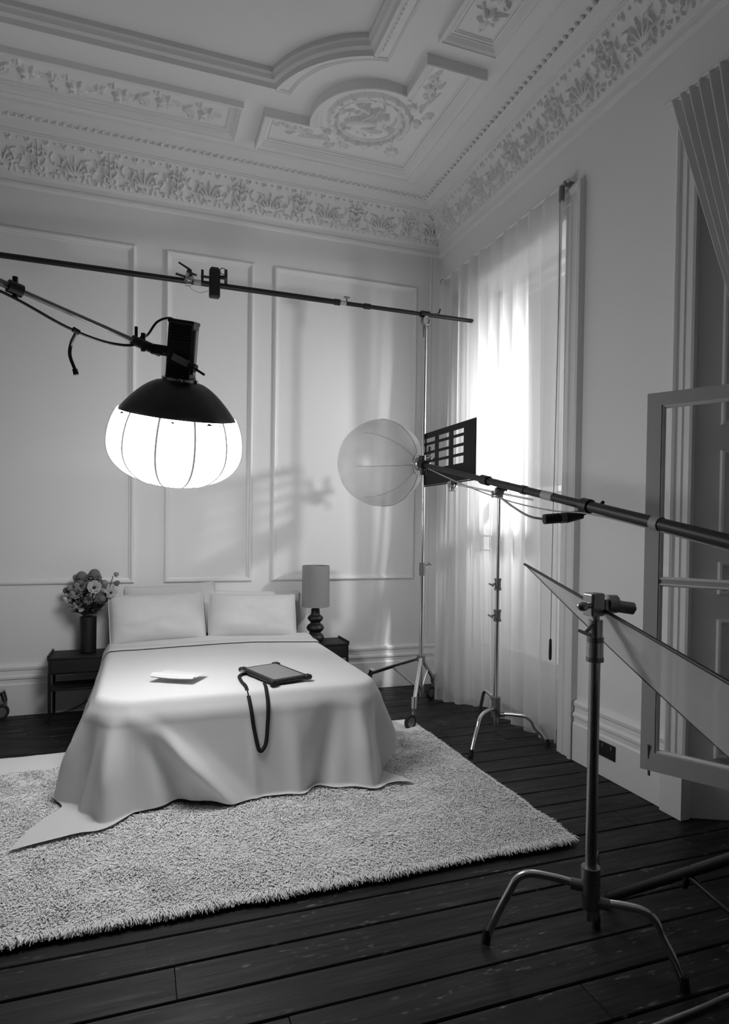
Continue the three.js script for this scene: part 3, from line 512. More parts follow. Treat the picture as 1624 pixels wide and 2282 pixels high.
function pillowGeo(w, h, t, sd) {
  const face = (s) => surface(44, 30, (a, b) => {
    const u = a * 2 - 1, v = b * 2 - 1; const k = Math.pow(Math.max(0, (1 - Math.pow(Math.abs(u), 3.2)) * (1 - Math.pow(Math.abs(v), 2.8))), 0.55);
    const px = 1 - 0.06 * (1 - Math.pow(Math.abs(u), 2)) * Math.pow(Math.abs(v), 3), py = 1 - 0.07 * (1 - v * v) * 0 - 0.05 * (1 - u * u) * Math.pow(Math.abs(v), 2);
    return [u * w / 2 * px, v * h / 2 * py, s * t / 2 * k * (0.82 + 0.36 * fbm(u * 2 + sd, v * 2 + s, 3)) + s * 0.004 * (fbm(u * 9 + sd, v * 9, 2) - 0.4), u * w / 2, v * h / 2];
  });
  return mg([face(1), face(-1)]);
}
{
  const put = (label, x, y, z, w, h, t, lean, turn, roll, sd) => { const p = thing('pillow', label, 'pillow', [x, y, z], 'bed pillows'); p.rotation.set(lean, turn, roll, 'YXZ'); part('cover', pillowGeo(w, h, t, sd), M.pillow, p); part('piped_edge', (() => { const pts = []; const f = (u, v) => [u * w / 2 * (1 - 0.06 * (1 - u * u) * Math.abs(v) ** 3), v * h / 2 * (1 - 0.05 * (1 - u * u) * v * v), 0]; for (let k = 0; k < 20; k++) pts.push(f(-1 + k / 10, -1)); for (let k = 0; k < 14; k++) pts.push(f(1, -1 + k / 7)); for (let k = 0; k < 20; k++) pts.push(f(1 - k / 10, 1)); for (let k = 0; k < 14; k++) pts.push(f(-1, 1 - k / 7)); return new THREE.TubeGeometry(new THREE.CatmullRomCurve3(pts.map((q) => V(...q)), true), 160, 0.004, 6, true); })(), M.pillow, p); return p; };
  put('pillow standing behind the left-hand pillow against the wall', -2.30, 0.745, 0.07, 0.66, 0.40, 0.10, -0.05, 0, 0.05, 11);
  put('pillow lying behind the right-hand pillow against the wall', -1.64, 0.72, 0.065, 0.70, 0.32, 0.09, -0.05, 0.02, -0.03, 17);
  put('front pillow on the flower side of the bed', -2.405, 0.715, 0.29, 0.67, 0.385, 0.26, -0.40, 0.08, 0.03, 3);
  put('front pillow on the table lamp side of the bed', -1.70, 0.70, 0.275, 0.67, 0.37, 0.25, -0.45, -0.03, -0.035, 7);
}
// tablet with neck strap, folded leaflet
{
  const t = thing('tablet_monitor', 'tablet in a black bumper case lying on the bedspread', 'tablet', [-1.815, 0.578, 1.70]); t.rotation.set(0.02, 0.33, 0.01, 'YXZ');
  part('case', at(rbox(0.235, 0.022, 0.36, 0.010, 3), 0, 0, 0), M.blackPlastic, t);
  part('screen', at(rbox(0.19, 0.002, 0.31, 0.001), 0, 0.0112, 0), M.screen, t, 'grey screen');
  part('corner_bumper', mg([[-1, -1], [1, -1], [-1, 1], [1, 1]].map(([a, b]) => at(rbox(0.045, 0.028, 0.045, 0.012, 3), a * 0.108, 0.001, b * 0.17))), M.blackPlastic, t);
  part('strap_lug', at(rbox(0.02, 0.012, 0.03, 0.004), -0.125, 0.0, -0.14), M.steel, t);
  const strapPath = [[0.045, 1.25], [0.00, 1.30], [-0.01, 1.42], [-0.005, 1.56], [0.005, 1.70], [0.02, 1.82], [0.05, 1.925], [0.075, 1.90], [0.09, 1.80], [0.095, 1.70], [0.095, 1.58], [0.10, 1.50]].map(([u, v]) => bedCloth(u, v, 0.008));
  const cv = new THREE.CatmullRomCurve3(strapPath.map((p) => V(...p)), false, 'centripetal');
  const sg = surface(90, 1, (a, b) => { const p = cv.getPoint(a), d = cv.getTangent(a), up = V(0, 0.55 + 0.45 * Math.cos(a * 2), 0.8).normalize(), s = d.clone().cross(up).normalize().multiplyScalar((b - 0.5) * 0.020); return [p.x + s.x, p.y + s.y, p.z + s.z]; });
  solo('neck_strap', mg([sg, tube(strapPath, 0.0045, 90, 6)]), M.blackFabric, 'black neck strap of the tablet hanging over the foot of the bed', 'strap');
  const l = thing('folded_leaflet', 'opened white paper leaflet lying on the bedspread', 'paper', [-2.325, 0.575, 1.60]); l.rotation.y = -0.55;
  part('sheet', surface(16, 10, (a, b) => [(a - 0.5) * 0.25, 0.003 + 0.005 * Math.pow(Math.abs(a - 0.5) * 2, 2) + 0.002 * Math.sin(b * 5), (b - 0.5) * 0.18]), M.paper, l);
  part('fold', surface(16, 4, (a, b) => [(a - 0.5) * 0.25, 0.006 + 0.016 * Math.sin(b * 2.2) + 0.005 * Math.pow(Math.abs(a - 0.5) * 2, 2), 0.09 - b * 0.05]), M.paper, l);
}
// ---------------------------------------------------------------- bedside tables
function bedsideTable(label, x0, x1) {
  const t = thing('bedside_table', label, 'table', [(x0 + x1) / 2, 0, 0.20], 'black bedside tables'); const w = x1 - x0, d = 0.28, h = 0.468;
  part('top', at(rbox(w, 0.018, d, 0.004), 0, h - 0.009, 0), M.darkWood, t);
  part('drawer_case', at(rbox(w - 0.012, 0.10, d - 0.01, 0.003), 0, h - 0.07, 0), M.darkWood, t);
  part('drawer_front', at(rbox(w - 0.05, 0.078, 0.008, 0.002), 0, h - 0.07, d / 2), M.darkWood, t);
  for (const s of [-1, 1]) part('side_lip', at(rbox(0.014, 0.022, d, 0.004), s * (w / 2 - 0.007), h + 0.004, 0), M.darkWood, t);
  for (const [sx, sz] of [[-1, -1], [1, -1], [-1, 1], [1, 1]]) part('leg', rod([sx * (w / 2 - 0.014), 0, sz * (d / 2 - 0.014)], [sx * (w / 2 - 0.014), h - 0.11, sz * (d / 2 - 0.014)], 0.010, 0.011, 10), M.darkWood, t);
  part('shelf', at(rbox(w - 0.02, 0.016, d - 0.03, 0.003), 0, 0.235, 0), M.darkWood, t);
  return t;
}
bedsideTable('black bedside table carrying the vase of flowers', -3.14, -2.72);
bedsideTable('black bedside table carrying the table lamp', -1.29, -0.925);
{
  const l = thing('table_lamp', 'table lamp with dark stacked ceramic base and drum shade', 'lamp', [-1.172, 0.468, 0.185]);
  const pr = []; for (const [r, y] of [[0.02, 0], [0.062, 0.004], [0.074, 0.025], [0.066, 0.05], [0.046, 0.072], [0.06, 0.088], [0.072, 0.108], [0.062, 0.132], [0.040, 0.152], [0.052, 0.168], [0.064, 0.188], [0.056, 0.206], [0.038, 0.222], [0.034, 0.262], [0.030, 0.268], [0.001, 0.268]]) pr.push(new THREE.Vector2(r, y));
  part('base', new THREE.LatheGeometry(new THREE.SplineCurve(pr).getPoints(90).map((p) => new THREE.Vector2(Math.max(p.x, 0.0005), p.y)), 32), M.darkClay, l);
  const s = part('shade', lathe([[0.112, 0.285], [0.114, 0.287], [0.112, 0.62], [0.110, 0.622]], 40), M.shade, l, 'grey drum lampshade');
  part('spider_ring', mg([rod([-0.111, 0.60, 0], [0.111, 0.60, 0], 0.002), rod([0, 0.60, -0.111], [0, 0.60, 0.111], 0.002), rod([0, 0.26, 0], [0, 0.60, 0], 0.005)]), M.steel, s);
}
{
  const v = thing('flower_vase', 'dark straight-sided vase on the left bedside table', 'vase', [-2.888, 0.468, 0.19]);
  part('body', lathe([[0.001, 0.002], [0.052, 0.002], [0.056, 0.008], [0.058, 0.26], [0.054, 0.262], [0.050, 0.25], [0.048, 0.02], [0.001, 0.016]], 32), M.darkClay, v);
  solo('lamp_cable', tube([[-2.74, 0.36, 0.05], [-2.80, 0.20, 0.06], [-2.90, 0.08, 0.06], [-3.02, 0.02, 0.07], [-3.10, 0.006, 0.08]], 0.004, 40, 6), M.blackPlastic, 'thin black cable drooping behind the left bedside table', 'cable');
}
function petal(w, h, cup, mat) {
  return surface(6, 8, (a, b) => { const u = a * 2 - 1, hw = w / 2 * Math.sin(Math.PI * (0.10 + 0.80 * Math.pow(b, 0.75))) ; return [u * hw, h * b * Math.cos(cup * b * 0.6) , h * (0.55 * Math.sin(cup * b)) - 0.25 * hw * u * u * -1 + 0.004 * Math.sin(u * 7 + b * 9)]; });
}
const petalGeo = { open: petal(0.046, 0.048, -0.75), shell: petal(0.040, 0.044, 1.5), bud: petal(0.020, 0.026, 1.5) };
const leafGeo = surface(6, 12, (a, b) => { const u = a * 2 - 1, w = 0.020 * Math.sin(Math.PI * Math.pow(b, 0.8)); return [u * w * (1 + 0.25 * Math.sin(b * 24)), 0.095 * b, 0.035 * b * b - 0.3 * w * u * u]; });
function flower(kind, top, dir, R, mat, label) {
  const base = V(-2.888 + 0.02 * (rnd() - 0.5), 0.56, 0.19 + 0.02 * (rnd() - 0.5)), T = V(...top), D = V(...dir).normalize();
  const f = thing('cut_flower', label, 'flower', [0, 0, 0], 'flowers in the dark vase');
  const rim = V(-2.888 + clamp((T.x + 2.888) * 0.25, -0.04, 0.04), 0.735, 0.19 + clamp((T.z - 0.19) * 0.25, -0.04, 0.04));
  part('stem', tube([base.toArray(), rim.toArray(), [lerp(rim.x, T.x, 0.55), lerp(rim.y, T.y, 0.45), lerp(rim.z, T.z, 0.55)], T.clone().addScaledVector(D, -0.02).toArray()], 0.003, 24, 6), M.stem, f);
  const h = new THREE.Group(); h.name = 'bloom'; h.position.copy(T); h.quaternion.setFromUnitVectors(V(0, 1, 0), D); f.add(h);
  const layer = (geo, n, tilt, s, y, rot) => { for (let k = 0; k < n; k++) { const p = part('petal', geo, mat, h); const a = rot + k * 2 * Math.PI / n; p.rotation.set(tilt, a, 0, 'YXZ'); p.scale.setScalar(s); p.position.set(Math.sin(a) * 0.006 * s, y, Math.cos(a) * 0.006 * s); } };
  for (let k = 0; k < 4; k++) { const l = part('leaf', leafGeo, M.leaf, f), a = Math.atan2(T.x - rim.x, T.z - rim.z) + (k % 2 ? 1 : -1) * rr(0.3, 1.5); l.position.set(lerp(rim.x, T.x, 0.10 + 0.16 * k), lerp(rim.y, T.y, 0.08 + 0.15 * k), lerp(rim.z, T.z, 0.10 + 0.16 * k)); l.rotation.set(rr(0.5, 1.0), a, 0, 'YXZ'); l.scale.setScalar(rr(0.75, 1.2)); }
  const s = R / 0.045;
  if (kind === 'open') { layer(petalGeo.open, 6, 1.15, s, 0, 0); layer(petalGeo.open, 5, 0.95, s * 0.85, 0.004, 0.5); part('centre', at(new THREE.SphereGeometry(0.011 * s, 10, 8), 0, 0.008, 0), M.stamen, h, 'dark centre'); }
  else if (kind === 'ball') { const core = part('heart', at(new THREE.SphereGeometry(R * 0.72, 16, 12), 0, R * 0.5, 0), mat, h); layer(petalGeo.shell, 7, -1.15, s * 1.15, -0.1 * R, 0); layer(petalGeo.shell, 6, -0.95, s * 1.05, 0.15 * R, 0.4); layer(petalGeo.shell, 5, -0.75, s * 0.9, 0.35 * R, 0.9); h.children.forEach((c) => { if (c.name === 'petal') { c.rotation.x = -c.rotation.x * 0.9; } }); }
  else { part('heart', at(new THREE.SphereGeometry(R * 0.7, 12, 10).scale(1, 1.25, 1), 0, R * 0.4, 0), mat, h); layer(petalGeo.bud, 5, 0.45, s * 1.6, -R * 0.2, 0); }
  return f;
}
flower('ball', [-2.925, 1.005, 0.22], [-0.2, 1, 0.25], 0.050, M.petalDark, 'dark globe flower, left of the two highest round blooms in the vase');
flower('ball', [-2.848, 1.015, 0.21], [0.1, 1, 0.2], 0.054, M.petalDark, 'dark globe flower, right of the two highest round blooms in the vase');
flower('open', [-2.845, 0.945, 0.27], [0.15, 0.35, 1], 0.056, M.petalPale, 'wide pale open flower at the middle front of the vase');
flower('open', [-2.735, 0.905, 0.26], [0.35, 0.25, 1], 0.046, M.petalPale, 'pale open flower on the pillow side of the vase');
flower('open', [-2.955, 0.905, 0.27], [-0.3, 0.2, 1], 0.044, M.petalMid, 'mid grey open flower low at the left of the vase');
flower('ball', [-2.99, 0.935, 0.21], [-0.9, 0.5, 0.3], 0.034, M.petalMid, 'grey round bloom leaning out on the wall side of the vase');
flower('ball', [-2.965, 1.005, 0.17], [-0.6, 0.9, 0.0], 0.030, M.petalMid, 'small grey bloom behind the left high globe flower');
flower('ball', [-3.02, 0.915, 0.16], [-1, 0.3, 0.0], 0.034, M.petalDark, 'dark bloom furthest to the left in the vase');
flower('bud', [-2.703, 1.035, 0.22], [0.6, 0.35, 0.3], 0.022, M.petalMid, 'curved bud rising highest on the right of the vase');
flower('bud', [-2.700, 0.965, 0.20], [0.6, 0.6, 0.1], 0.026, M.petalDark, 'dark bud above the pale flower on the pillow side');
flower('open', [-2.88, 0.865, 0.285], [0, -0.1, 1], 0.036, M.petalDark, 'dark open flower low over the front rim of the vase');
flower('open', [-2.93, 0.955, 0.255], [-0.2, 0.4, 1], 0.046, M.petalMid, 'mid grey open flower just under the left high globe flower');
flower('ball', [-2.80, 0.865, 0.25], [0.5, 0.1, 0.9], 0.036, M.petalDark, 'dark round bloom low between the two pale open flowers');
flower('open', [-3.005, 0.875, 0.245], [-0.7, 0.1, 0.8], 0.040, M.petalPale, 'pale open flower low on the far left of the bouquet');
flower('ball', [-2.79, 0.955, 0.17], [0.5, 0.8, 0.1], 0.036, M.petalMid, 'grey round bloom behind the pillow-side flowers');
flower('ball', [-2.885, 0.925, 0.17], [0, 0.9, 0.2], 0.040, M.petalDark, 'dark round bloom in the heart of the bouquet');
flower('open', [-2.945, 0.835, 0.285], [-0.3, -0.2, 1], 0.036, M.petalMid, 'small grey open flower hanging low left of the vase rim');
flower('bud', [-2.925, 0.80, 0.275], [-0.5, -0.7, 0.6], 0.024, M.petalPale, 'small pale bud drooping beside the vase rim');

// ---------------------------------------------------------------- grip and lighting gear
function gripHead(parent, p, axis, arm, m = M.greyMetal) {                // two round plates, a body block, T-knob
  const A = V(...axis).normalize(), P = V(...p), k = (s) => P.clone().addScaledVector(A, s).toArray();
  const h = part('grip_head', mg([orient(new THREE.CylinderGeometry(0.030, 0.030, 0.018, 20), k(0.020), axis), orient(new THREE.CylinderGeometry(0.030, 0.030, 0.018, 20), k(-0.002), axis), at(rbox(0.04, 0.055, 0.04, 0.006), P.x, P.y - 0.02, P.z), rod(k(-0.02), k(0.065), 0.010)]), m, parent);
  const S = V(...axis).cross(V(0.2, 1, 0.1)).normalize(), e = V(...k(0.065));
  part('t_handle', mg([rod(e.clone().addScaledVector(S, -0.035).toArray(), e.clone().addScaledVector(S, 0.035).toArray(), 0.007), rod(e.toArray(), k(0.045), 0.012)]), M.blackMetal, h);
  return h;
}
function wingKnob(parent, p, d) { const D = V(...d).normalize(), e = V(...p).addScaledVector(D, 0.045), S = D.clone().cross(V(0, 1, 0.3)).normalize(); return part('wing_knob', mg([rod(p, e.toArray(), 0.006), rod(e.clone().addScaledVector(S, -0.022).toArray(), e.clone().addScaledVector(S, 0.022).toArray(), 0.007, 0.005)]), M.greyMetal, parent); }
// C-stand: bent legs at staggered heights on one column
function cStand(label, x, z, feet, hub, sections, m) {
  const s = thing('c_stand', label, 'light stand', [x, 0, z], 'chrome C-stands');
  feet.forEach(([fx, fz], i) => {
    const dx = fx - x, dz = fz - z, h = hub + [0, -0.045, 0.045][i], L = Math.hypot(dx, dz), ux = dx / L, uz = dz / L;
    const l = part('leg', tube([[ux * 0.02, h, uz * 0.02], [ux * L * 0.35, h + 0.012, uz * L * 0.35], [ux * L * 0.60, h + 0.010, uz * L * 0.60], [ux * L * 0.70, h - 0.012, uz * L * 0.70], [ux * L * 0.76, h - 0.05, uz * L * 0.76], [ux * L * 0.88, h * 0.45, uz * L * 0.88], [ux * L, 0.012, uz * L]], 0.0125, 60, 12), M.chrome, s);
    part('rubber_foot', rod([ux * L * 0.985, 0.045, uz * L * 0.985], [ux * L * 1.005, 0.0, uz * L * 1.005], 0.0145, 0.0155), M.rubber, l);
    part('leg_socket', mg([rod([0, h - 0.022, 0], [0, h + 0.022, 0], 0.030), rod([ux * 0.02, h, uz * 0.02], [ux * 0.062, h + 0.002, uz * 0.062], 0.018)]), m.casting, l);
  });
  sections.forEach(([y0, y1, r], i) => {
    const c = part(i ? 'riser' : 'column', rod([0, y0, 0], [0, y1, 0], r), m.tube, s);
    if (i < sections.length - 1) { part('collar', mg([rod([0, y1 - 0.07, 0], [0, y1, 0], r + 0.006), rod([0, y1 - 0.075, 0], [0, y1 - 0.06, 0], r + 0.010), rod([0, y1 - 0.012, 0], [0, y1 + 0.004, 0], r + 0.009)]), m.casting, c); if (m.knobs !== false) wingKnob(c, [-r, y1 - 0.03, 0.004], [-1, -0.15, 0.2]); }
  });
  part('stop_pin', rod([0, hub - 0.10, 0], [0, hub - 0.02, 0], 0.014), m.casting, s);
  return s;
}
// roller stand: tubular legs on castors, braced to the column
function rollerStand(label, x, z, feet, hubY, sections, group, mt = M.chrome, wheels = true) {
  const s = thing(wheels ? 'roller_stand' : 'tripod_stand', label, 'light stand', [x, 0, z], group);
  for (const [fx, fz] of feet) {
    const dx = fx - x, dz = fz - z, L = Math.hypot(dx, dz), ux = dx / L, uz = dz / L, at2 = (t, y) => [ux * L * t, y, uz * L * t];
    if (!wheels) { const l = part('leg', rod(at2(0.04, hubY), at2(1, 0.02), 0.017, 0.016), mt, s); part('brace', mg([rod(at2(0.55, lerp(hubY, 0.02, 0.55)), [ux * 0.02, hubY - 0.42, uz * 0.02], 0.010), rod(at2(0.53, lerp(hubY, 0.02, 0.53) + 0.024), at2(0.57, lerp(hubY, 0.02, 0.57) - 0.03), 0.012)]), mt, l); part('rubber_foot', rod(at2(0.98, 0.035), at2(1.005, 0.0), 0.019), M.rubber, l); continue; }
    const l = part('leg', mg([rod(at2(0.05, hubY), at2(0.97, 0.175), 0.016, 0.015), rod(at2(0.93, 0.215), at2(0.985, 0.140), 0.022)]), mt, s);
    part('brace', rod(at2(0.50, lerp(hubY, 0.15, 0.5)), [ux * 0.02, hubY - 0.235, uz * 0.02], 0.009), mt, l);
    const wx = ux * L - 0.028, wz = uz * L + 0.012;                       // trailing wheel
    const c = part('castor', mg([rod(at2(0.99, 0.105), at2(0.99, 0.150), 0.014), rod([ux * L, 0.112, uz * L], [wx, 0.062, wz], 0.012), orient(new THREE.CylinderGeometry(0.034, 0.034, 0.020, 18), [wx, 0.056, wz], [0.4, 0, 0.9])]), M.greyMetal, l);
    part('wheel', orient(new THREE.TorusGeometry(0.042, 0.014, 10, 26).rotateX(Math.PI / 2), [wx, 0.056, wz], [0.4, 0, 0.9]), M.rubber, c);
  }
  part('hub', mg([rod([0, hubY - 0.02, 0], [0, hubY + 0.025, 0], 0.032), rod([0, hubY - 0.26, 0], [0, hubY - 0.21, 0], 0.028)]), M.greyMetal, s);
  sections.forEach(([y0, y1, r], i) => { const c = part(i ? 'riser' : 'column', rod([0, y0, 0], [0, y1, 0], r), mt, s); if (i < sections.length - 1) { part('collar', rod([0, y1 - 0.10, 0], [0, y1, 0], r + 0.007), M.greyMetal, c); wingKnob(c, [r, y1 - 0.02, 0], [1, 0.2, 0.1]); } });
  return s;
}
const shiny = { tube: M.chrome, casting: M.greyMetal };
// front C-stand with the scrim
{
  const s = cStand('nearest C-stand on the bare floorboards, holding the scrim', -1.148, 3.545, [[-1.415, 3.351], [-0.957, 3.747], [-1.005, 3.405]], 0.245, [[0.14, 1.055, 0.0175], [1.05, 1.125, 0.0125]], { tube: M.steel, casting: M.greyMetal, knobs: false });
  part('upper_casting', mg([rod([0, 0.985, 0], [0, 1.058, 0], 0.026), rod([0, 1.058, 0], [0, 1.115, 0], 0.023)]), M.steel, s);
  wingKnob(s, [-0.02, 1.10, 0.01], [-1, -0.6, 0.3]);
  const h = part('grip_head', mg([at(rbox(0.052, 0.075, 0.05, 0.008), -0.008, 1.165, 0.0), at(rbox(0.04, 0.05, 0.048, 0.006), 0.034, 1.158, 0.0), orient(new THREE.CylinderGeometry(0.030, 0.030, 0.034, 20), [0.055, 1.165, 0.005], [1, 0, 0.15]), orient(new THREE.CylinderGeometry(0.020, 0.020, 0.06, 16), [0.095, 1.155, 0.02], [1, -0.15, 0.3])]), M.steel, s);
  part('knob', mg([rod([-0.03, 1.163, 0.01], [-0.06, 1.163, 0.02], 0.010), orient(new THREE.SphereGeometry(0.016, 12, 8).scale(1, 1.3, 1), [-0.068, 1.163, 0.022], [1, 0, 0])]), M.steel, h);
  part('bolt_head', orient(new THREE.CylinderGeometry(0.008, 0.008, 0.006, 12), [0.128, 1.15, 0.03], [1, -0.15, 0.3]), M.blackMetal, h);
  // scrim: thin steel frame, silk sagging inside it
  const T = [-0.991, 1.256, 2.905], A = [-1.262, 1.040, 4.20], B = [-1.115, 0.79, 4.10];
  const sc = thing('scrim', 'white silk scrim stretched on a thin wire frame in front of the right-hand window', 'scrim');
  part('frame_rod', rod(T, A, 0.0055), M.wire, sc);
  const edge = (t) => { const g = 0.055 * Math.sin(Math.PI * t) ; return [lerp(T[0], B[0], t) + 0.02 * Math.sin(Math.PI * t), lerp(T[1], B[1], t) - g * 0.5, lerp(T[2], B[2], t)]; };
  part('edge_wire', tube(Array.from({ length: 12 }, (_, k) => edge(k / 11)), 0.0022, 60, 6), M.wire, sc);
  part('silk', surface(60, 14, (a, b) => { const p = [0, 1, 2].map((k) => lerp(T[k], A[k], a)), q = edge(a); const sag = 0.03 * Math.sin(Math.PI * b) * Math.sin(Math.PI * a) + 0.007 * Math.sin(a * 5 + b * 13) * Math.sin(Math.PI * b); return [lerp(p[0], q[0], b) + sag * 0.7, lerp(p[1], q[1], b) - sag, lerp(p[2], q[2], b), a, b]; }), M.silk, sc);
}
// middle C-stand with the slotted flag
{
  cStand('C-stand standing at the foot of the glowing curtain', -0.262, 1.50, [[-0.607, 1.785], [-0.035, 1.765], [-0.20, 1.165]], 0.205, [[0.08, 0.86, 0.0165], [0.85, 1.07, 0.0145], [1.06, 1.645, 0.0115]], shiny);
  const h = thing('grip_clamp', 'grip head on top of the C-stand by the glowing curtain', 'clamp', [-0.262, 1.645, 1.50]);
  gripHead(h, [0, 0.02, 0], [-0.3, 0.1, 1]);
  part('knob', mg([rod([0.0, 0.0, 0], [-0.07, -0.01, 0.03], 0.007), rod([-0.07, -0.03, 0.03], [-0.07, 0.015, 0.03], 0.008)]), M.greyMetal, h);
  const a = thing('extension_pole', 'thin steel pole running from the slotted flag to the curtain C-stand', 'pole');
  part('pole', rod([-0.475, 1.722, 1.22], [-0.12, 1.600, 1.68], 0.0065), M.steel, a);
  gripHead(a, [-0.475, 1.715, 1.22], [0.2, 0.2, 1], null, M.steel);
  const f = thing('slotted_flag', 'black flag board cut with rows of small rectangular openings', 'flag', [-0.462, 0, 0]);
  const z0 = 0.728, z1 = 1.536, y0 = 1.736, y1 = 2.135, sh = new THREE.Shape(); sh.moveTo(z0, y0); sh.lineTo(z1, y0 - 0.0); sh.lineTo(z1, y1); sh.lineTo(z0, y1); sh.closePath();
  const cols = [[0.772, 0.926], [0.985, 1.155], [1.215, 1.372]], rows = [[1.855, 1.905], [1.925, 1.972], [1.992, 2.040], [2.060, 2.104 - 0.012]];
  for (const [a0, a1] of cols) for (const [b0, b1] of rows) { const o = new THREE.Path(); o.moveTo(a0, b0); o.lineTo(a0, b1); o.lineTo(a1, b1); o.lineTo(a1, b0); o.closePath(); sh.holes.push(o); }
  const g = new THREE.ExtrudeGeometry(sh, { depth: 0.006, bevelEnabled: false }); g.rotateY(-Math.PI / 2);   // shape x -> +z
  part('board', g, M.blackFabric, f);
  part('frame_wire', tube([[0.003, y0 - 0.006, z0], [0.003, y0 - 0.006, z1]], 0.005, 4, 8), M.blackMetal, f);
  part('mounting_pin', rod([0.003, y0 - 0.006, 1.22], [-0.012, y0 - 0.03, 1.22], 0.006), M.steel, f);
}
{
  const h = thing('grip_clamp', 'grip head fixed on the chrome pole behind the slotted flag', 'clamp', [-0.435, 1.95, 0.715]);
  gripHead(h, [0.02, 0.0, -0.02], [0.7, 0.15, -0.6], null, M.greyMetal);
  part('knob', mg([rod([0.05, 0.02, -0.05], [0.05, 0.10, -0.05], 0.012), rod([0.0, 0.02, -0.01], [-0.01, 0.10, 0.0], 0.012), rod([-0.04, 0, 0.02], [0.03, -0.01, -0.03], 0.022), rod([0.04, -0.02, -0.04], [0.06, -0.09, -0.06], 0.007)]), M.blackMetal, h);
}
// goal-post: two roller stands carry the long boom across the bed wall
const goal = 'roller stands under the high boom';
rollerStand('roller stand with chrome pole in front of the corner curtain', -0.475, 0.75, [[-0.725, 1.18], [-0.705, 0.195], [-0.245, 0.50]], 0.395, [[0.10, 1.14, 0.0175], [1.13, 1.97, 0.0145], [1.96, 2.94, 0.0115]], goal);
rollerStand('roller stand at the left edge of the picture, only one castor showing', -3.70, 0.45, [[-3.435, 0.105], [-3.62, 0.95], [-3.93, 0.14]], 0.395, [[0.10, 1.14, 0.0175], [1.13, 2.0, 0.0145], [1.99, 3.08, 0.0115]], goal);
{
  const a = [-0.08, 3.036, 0.775], b = [-3.95, 3.175, 0.433], P = (t) => [0, 1, 2].map((k) => lerp(a[k], b[k], t));
  const t = thing('high_boom', 'long black boom pole spanning the wall above the bed', 'boom pole');
  part('inner_tube', rod(P(0), P(0.30), 0.0155), M.blackMetal, t); part('outer_tube', rod(P(0.28), P(1), 0.0195), M.blackMetal, t);
  part('sleeve', mg([rod(P(0.215), P(0.228), 0.021), rod(P(0.275), P(0.286), 0.023)]), M.blackMetal, t);
  part('tape_band', mg([rod(P(0.263), P(0.275), 0.0168)]), M.greyTape, t); part('tape_band', rod(P(0.532), P(0.545), 0.0205), M.greyTape, t);
  wingKnob(t, P(0.262), [0, 1, 0.1]);
  const sw = thing('swivel_clamp', 'round swivel clamp joining the high boom to the chrome roller stand', 'clamp', P(0.103));
  part('swivel_disc', mg([orient(new THREE.CylinderGeometry(0.036, 0.036, 0.03, 22), [0, -0.055, 0.012], [0.2, 0, 1]), orient(new THREE.TorusGeometry(0.03, 0.006, 8, 22).rotateX(Math.PI / 2), [0, -0.055, 0.03], [0.2, 0, 1])]), M.greyMetal, sw);
  part('spigot', rod([0.005, -0.17, -0.005], [0, -0.07, 0], 0.016), M.greyMetal, sw);
  part('saddle', mg([orient(new THREE.CylinderGeometry(0.026, 0.026, 0.07, 16), [0, 0, 0], [a[0] - b[0], a[1] - b[1], a[2] - b[2]])]), M.blackMetal, sw);
  part('ratchet_lever', tube([[0.03, 0.0, 0.02], [0.07, 0.0, 0.03], [0.10, 0.01, 0.03], [0.115, 0.045, 0.03]], 0.006, 20, 8), M.blackMetal, sw);
  const c2 = thing('swivel_clamp', 'swivel clamp joining the high boom to the roller stand out of view', 'clamp', P(0.935)); part('saddle', mg([orient(new THREE.CylinderGeometry(0.028, 0.028, 0.07, 16), [0, 0, 0], [a[0] - b[0], a[1] - b[1], a[2] - b[2]]), rod([0, -0.11, 0], [0, -0.01, 0], 0.016)]), M.greyMetal, c2);
  // pair of clamps riding on the boom
  const k1 = thing('grip_clamp', 'steel grip clamp with handle riding on the high boom', 'clamp', P(0.555));
  gripHead(k1, [0, 0.01, 0.02], [0.3, 0.3, 1], null, M.steel);
  part('lever_arm', mg([rod([0.0, 0.03, 0.02], [0.01, 0.075, 0.02], 0.016), rod([0.01, 0.075, 0.02], [-0.065, 0.115, 0.02], 0.008, 0.006), rod([-0.01, 0.015, 0.03], [-0.085, 0.03, 0.03], 0.008)]), M.blackMetal, k1);
  part('safety_wire', tube([[0.0, -0.03, 0.02], [0.03, -0.062, 0.02], [0.08, -0.075, 0.02], [0.135, -0.055, 0.02]], 0.002, 24, 6), M.steel, k1);
  const k2 = thing('barrel_clamp', 'black barrel clamp with round knob riding on the high boom', 'clamp', P(0.5085));
  part('clamp_body', mg([at(rbox(0.075, 0.20, 0.06, 0.012), 0, 0.01, 0), at(rbox(0.06, 0.06, 0.05, 0.01), 0.0, 0.09, 0), rod([-0.095, 0.045, 0.01], [-0.02, 0.045, 0.01], 0.009), rod([-0.085, 0.02, 0.01], [-0.085, 0.09, 0.01], 0.009)]), M.blackMetal, k2);
  part('round_knob', mg([orient(new THREE.CylinderGeometry(0.056, 0.056, 0.02, 24), [0.078, 0.062, 0.0], [1, 0, 0.1]), rod([0.03, 0.06, 0], [0.078, 0.062, 0], 0.014)]), M.blackMetal, k2);
  part('ring', at(new THREE.TorusGeometry(0.022, 0.003, 8, 24), 0.058, 0.105, 0), M.blackMetal, k2);
}
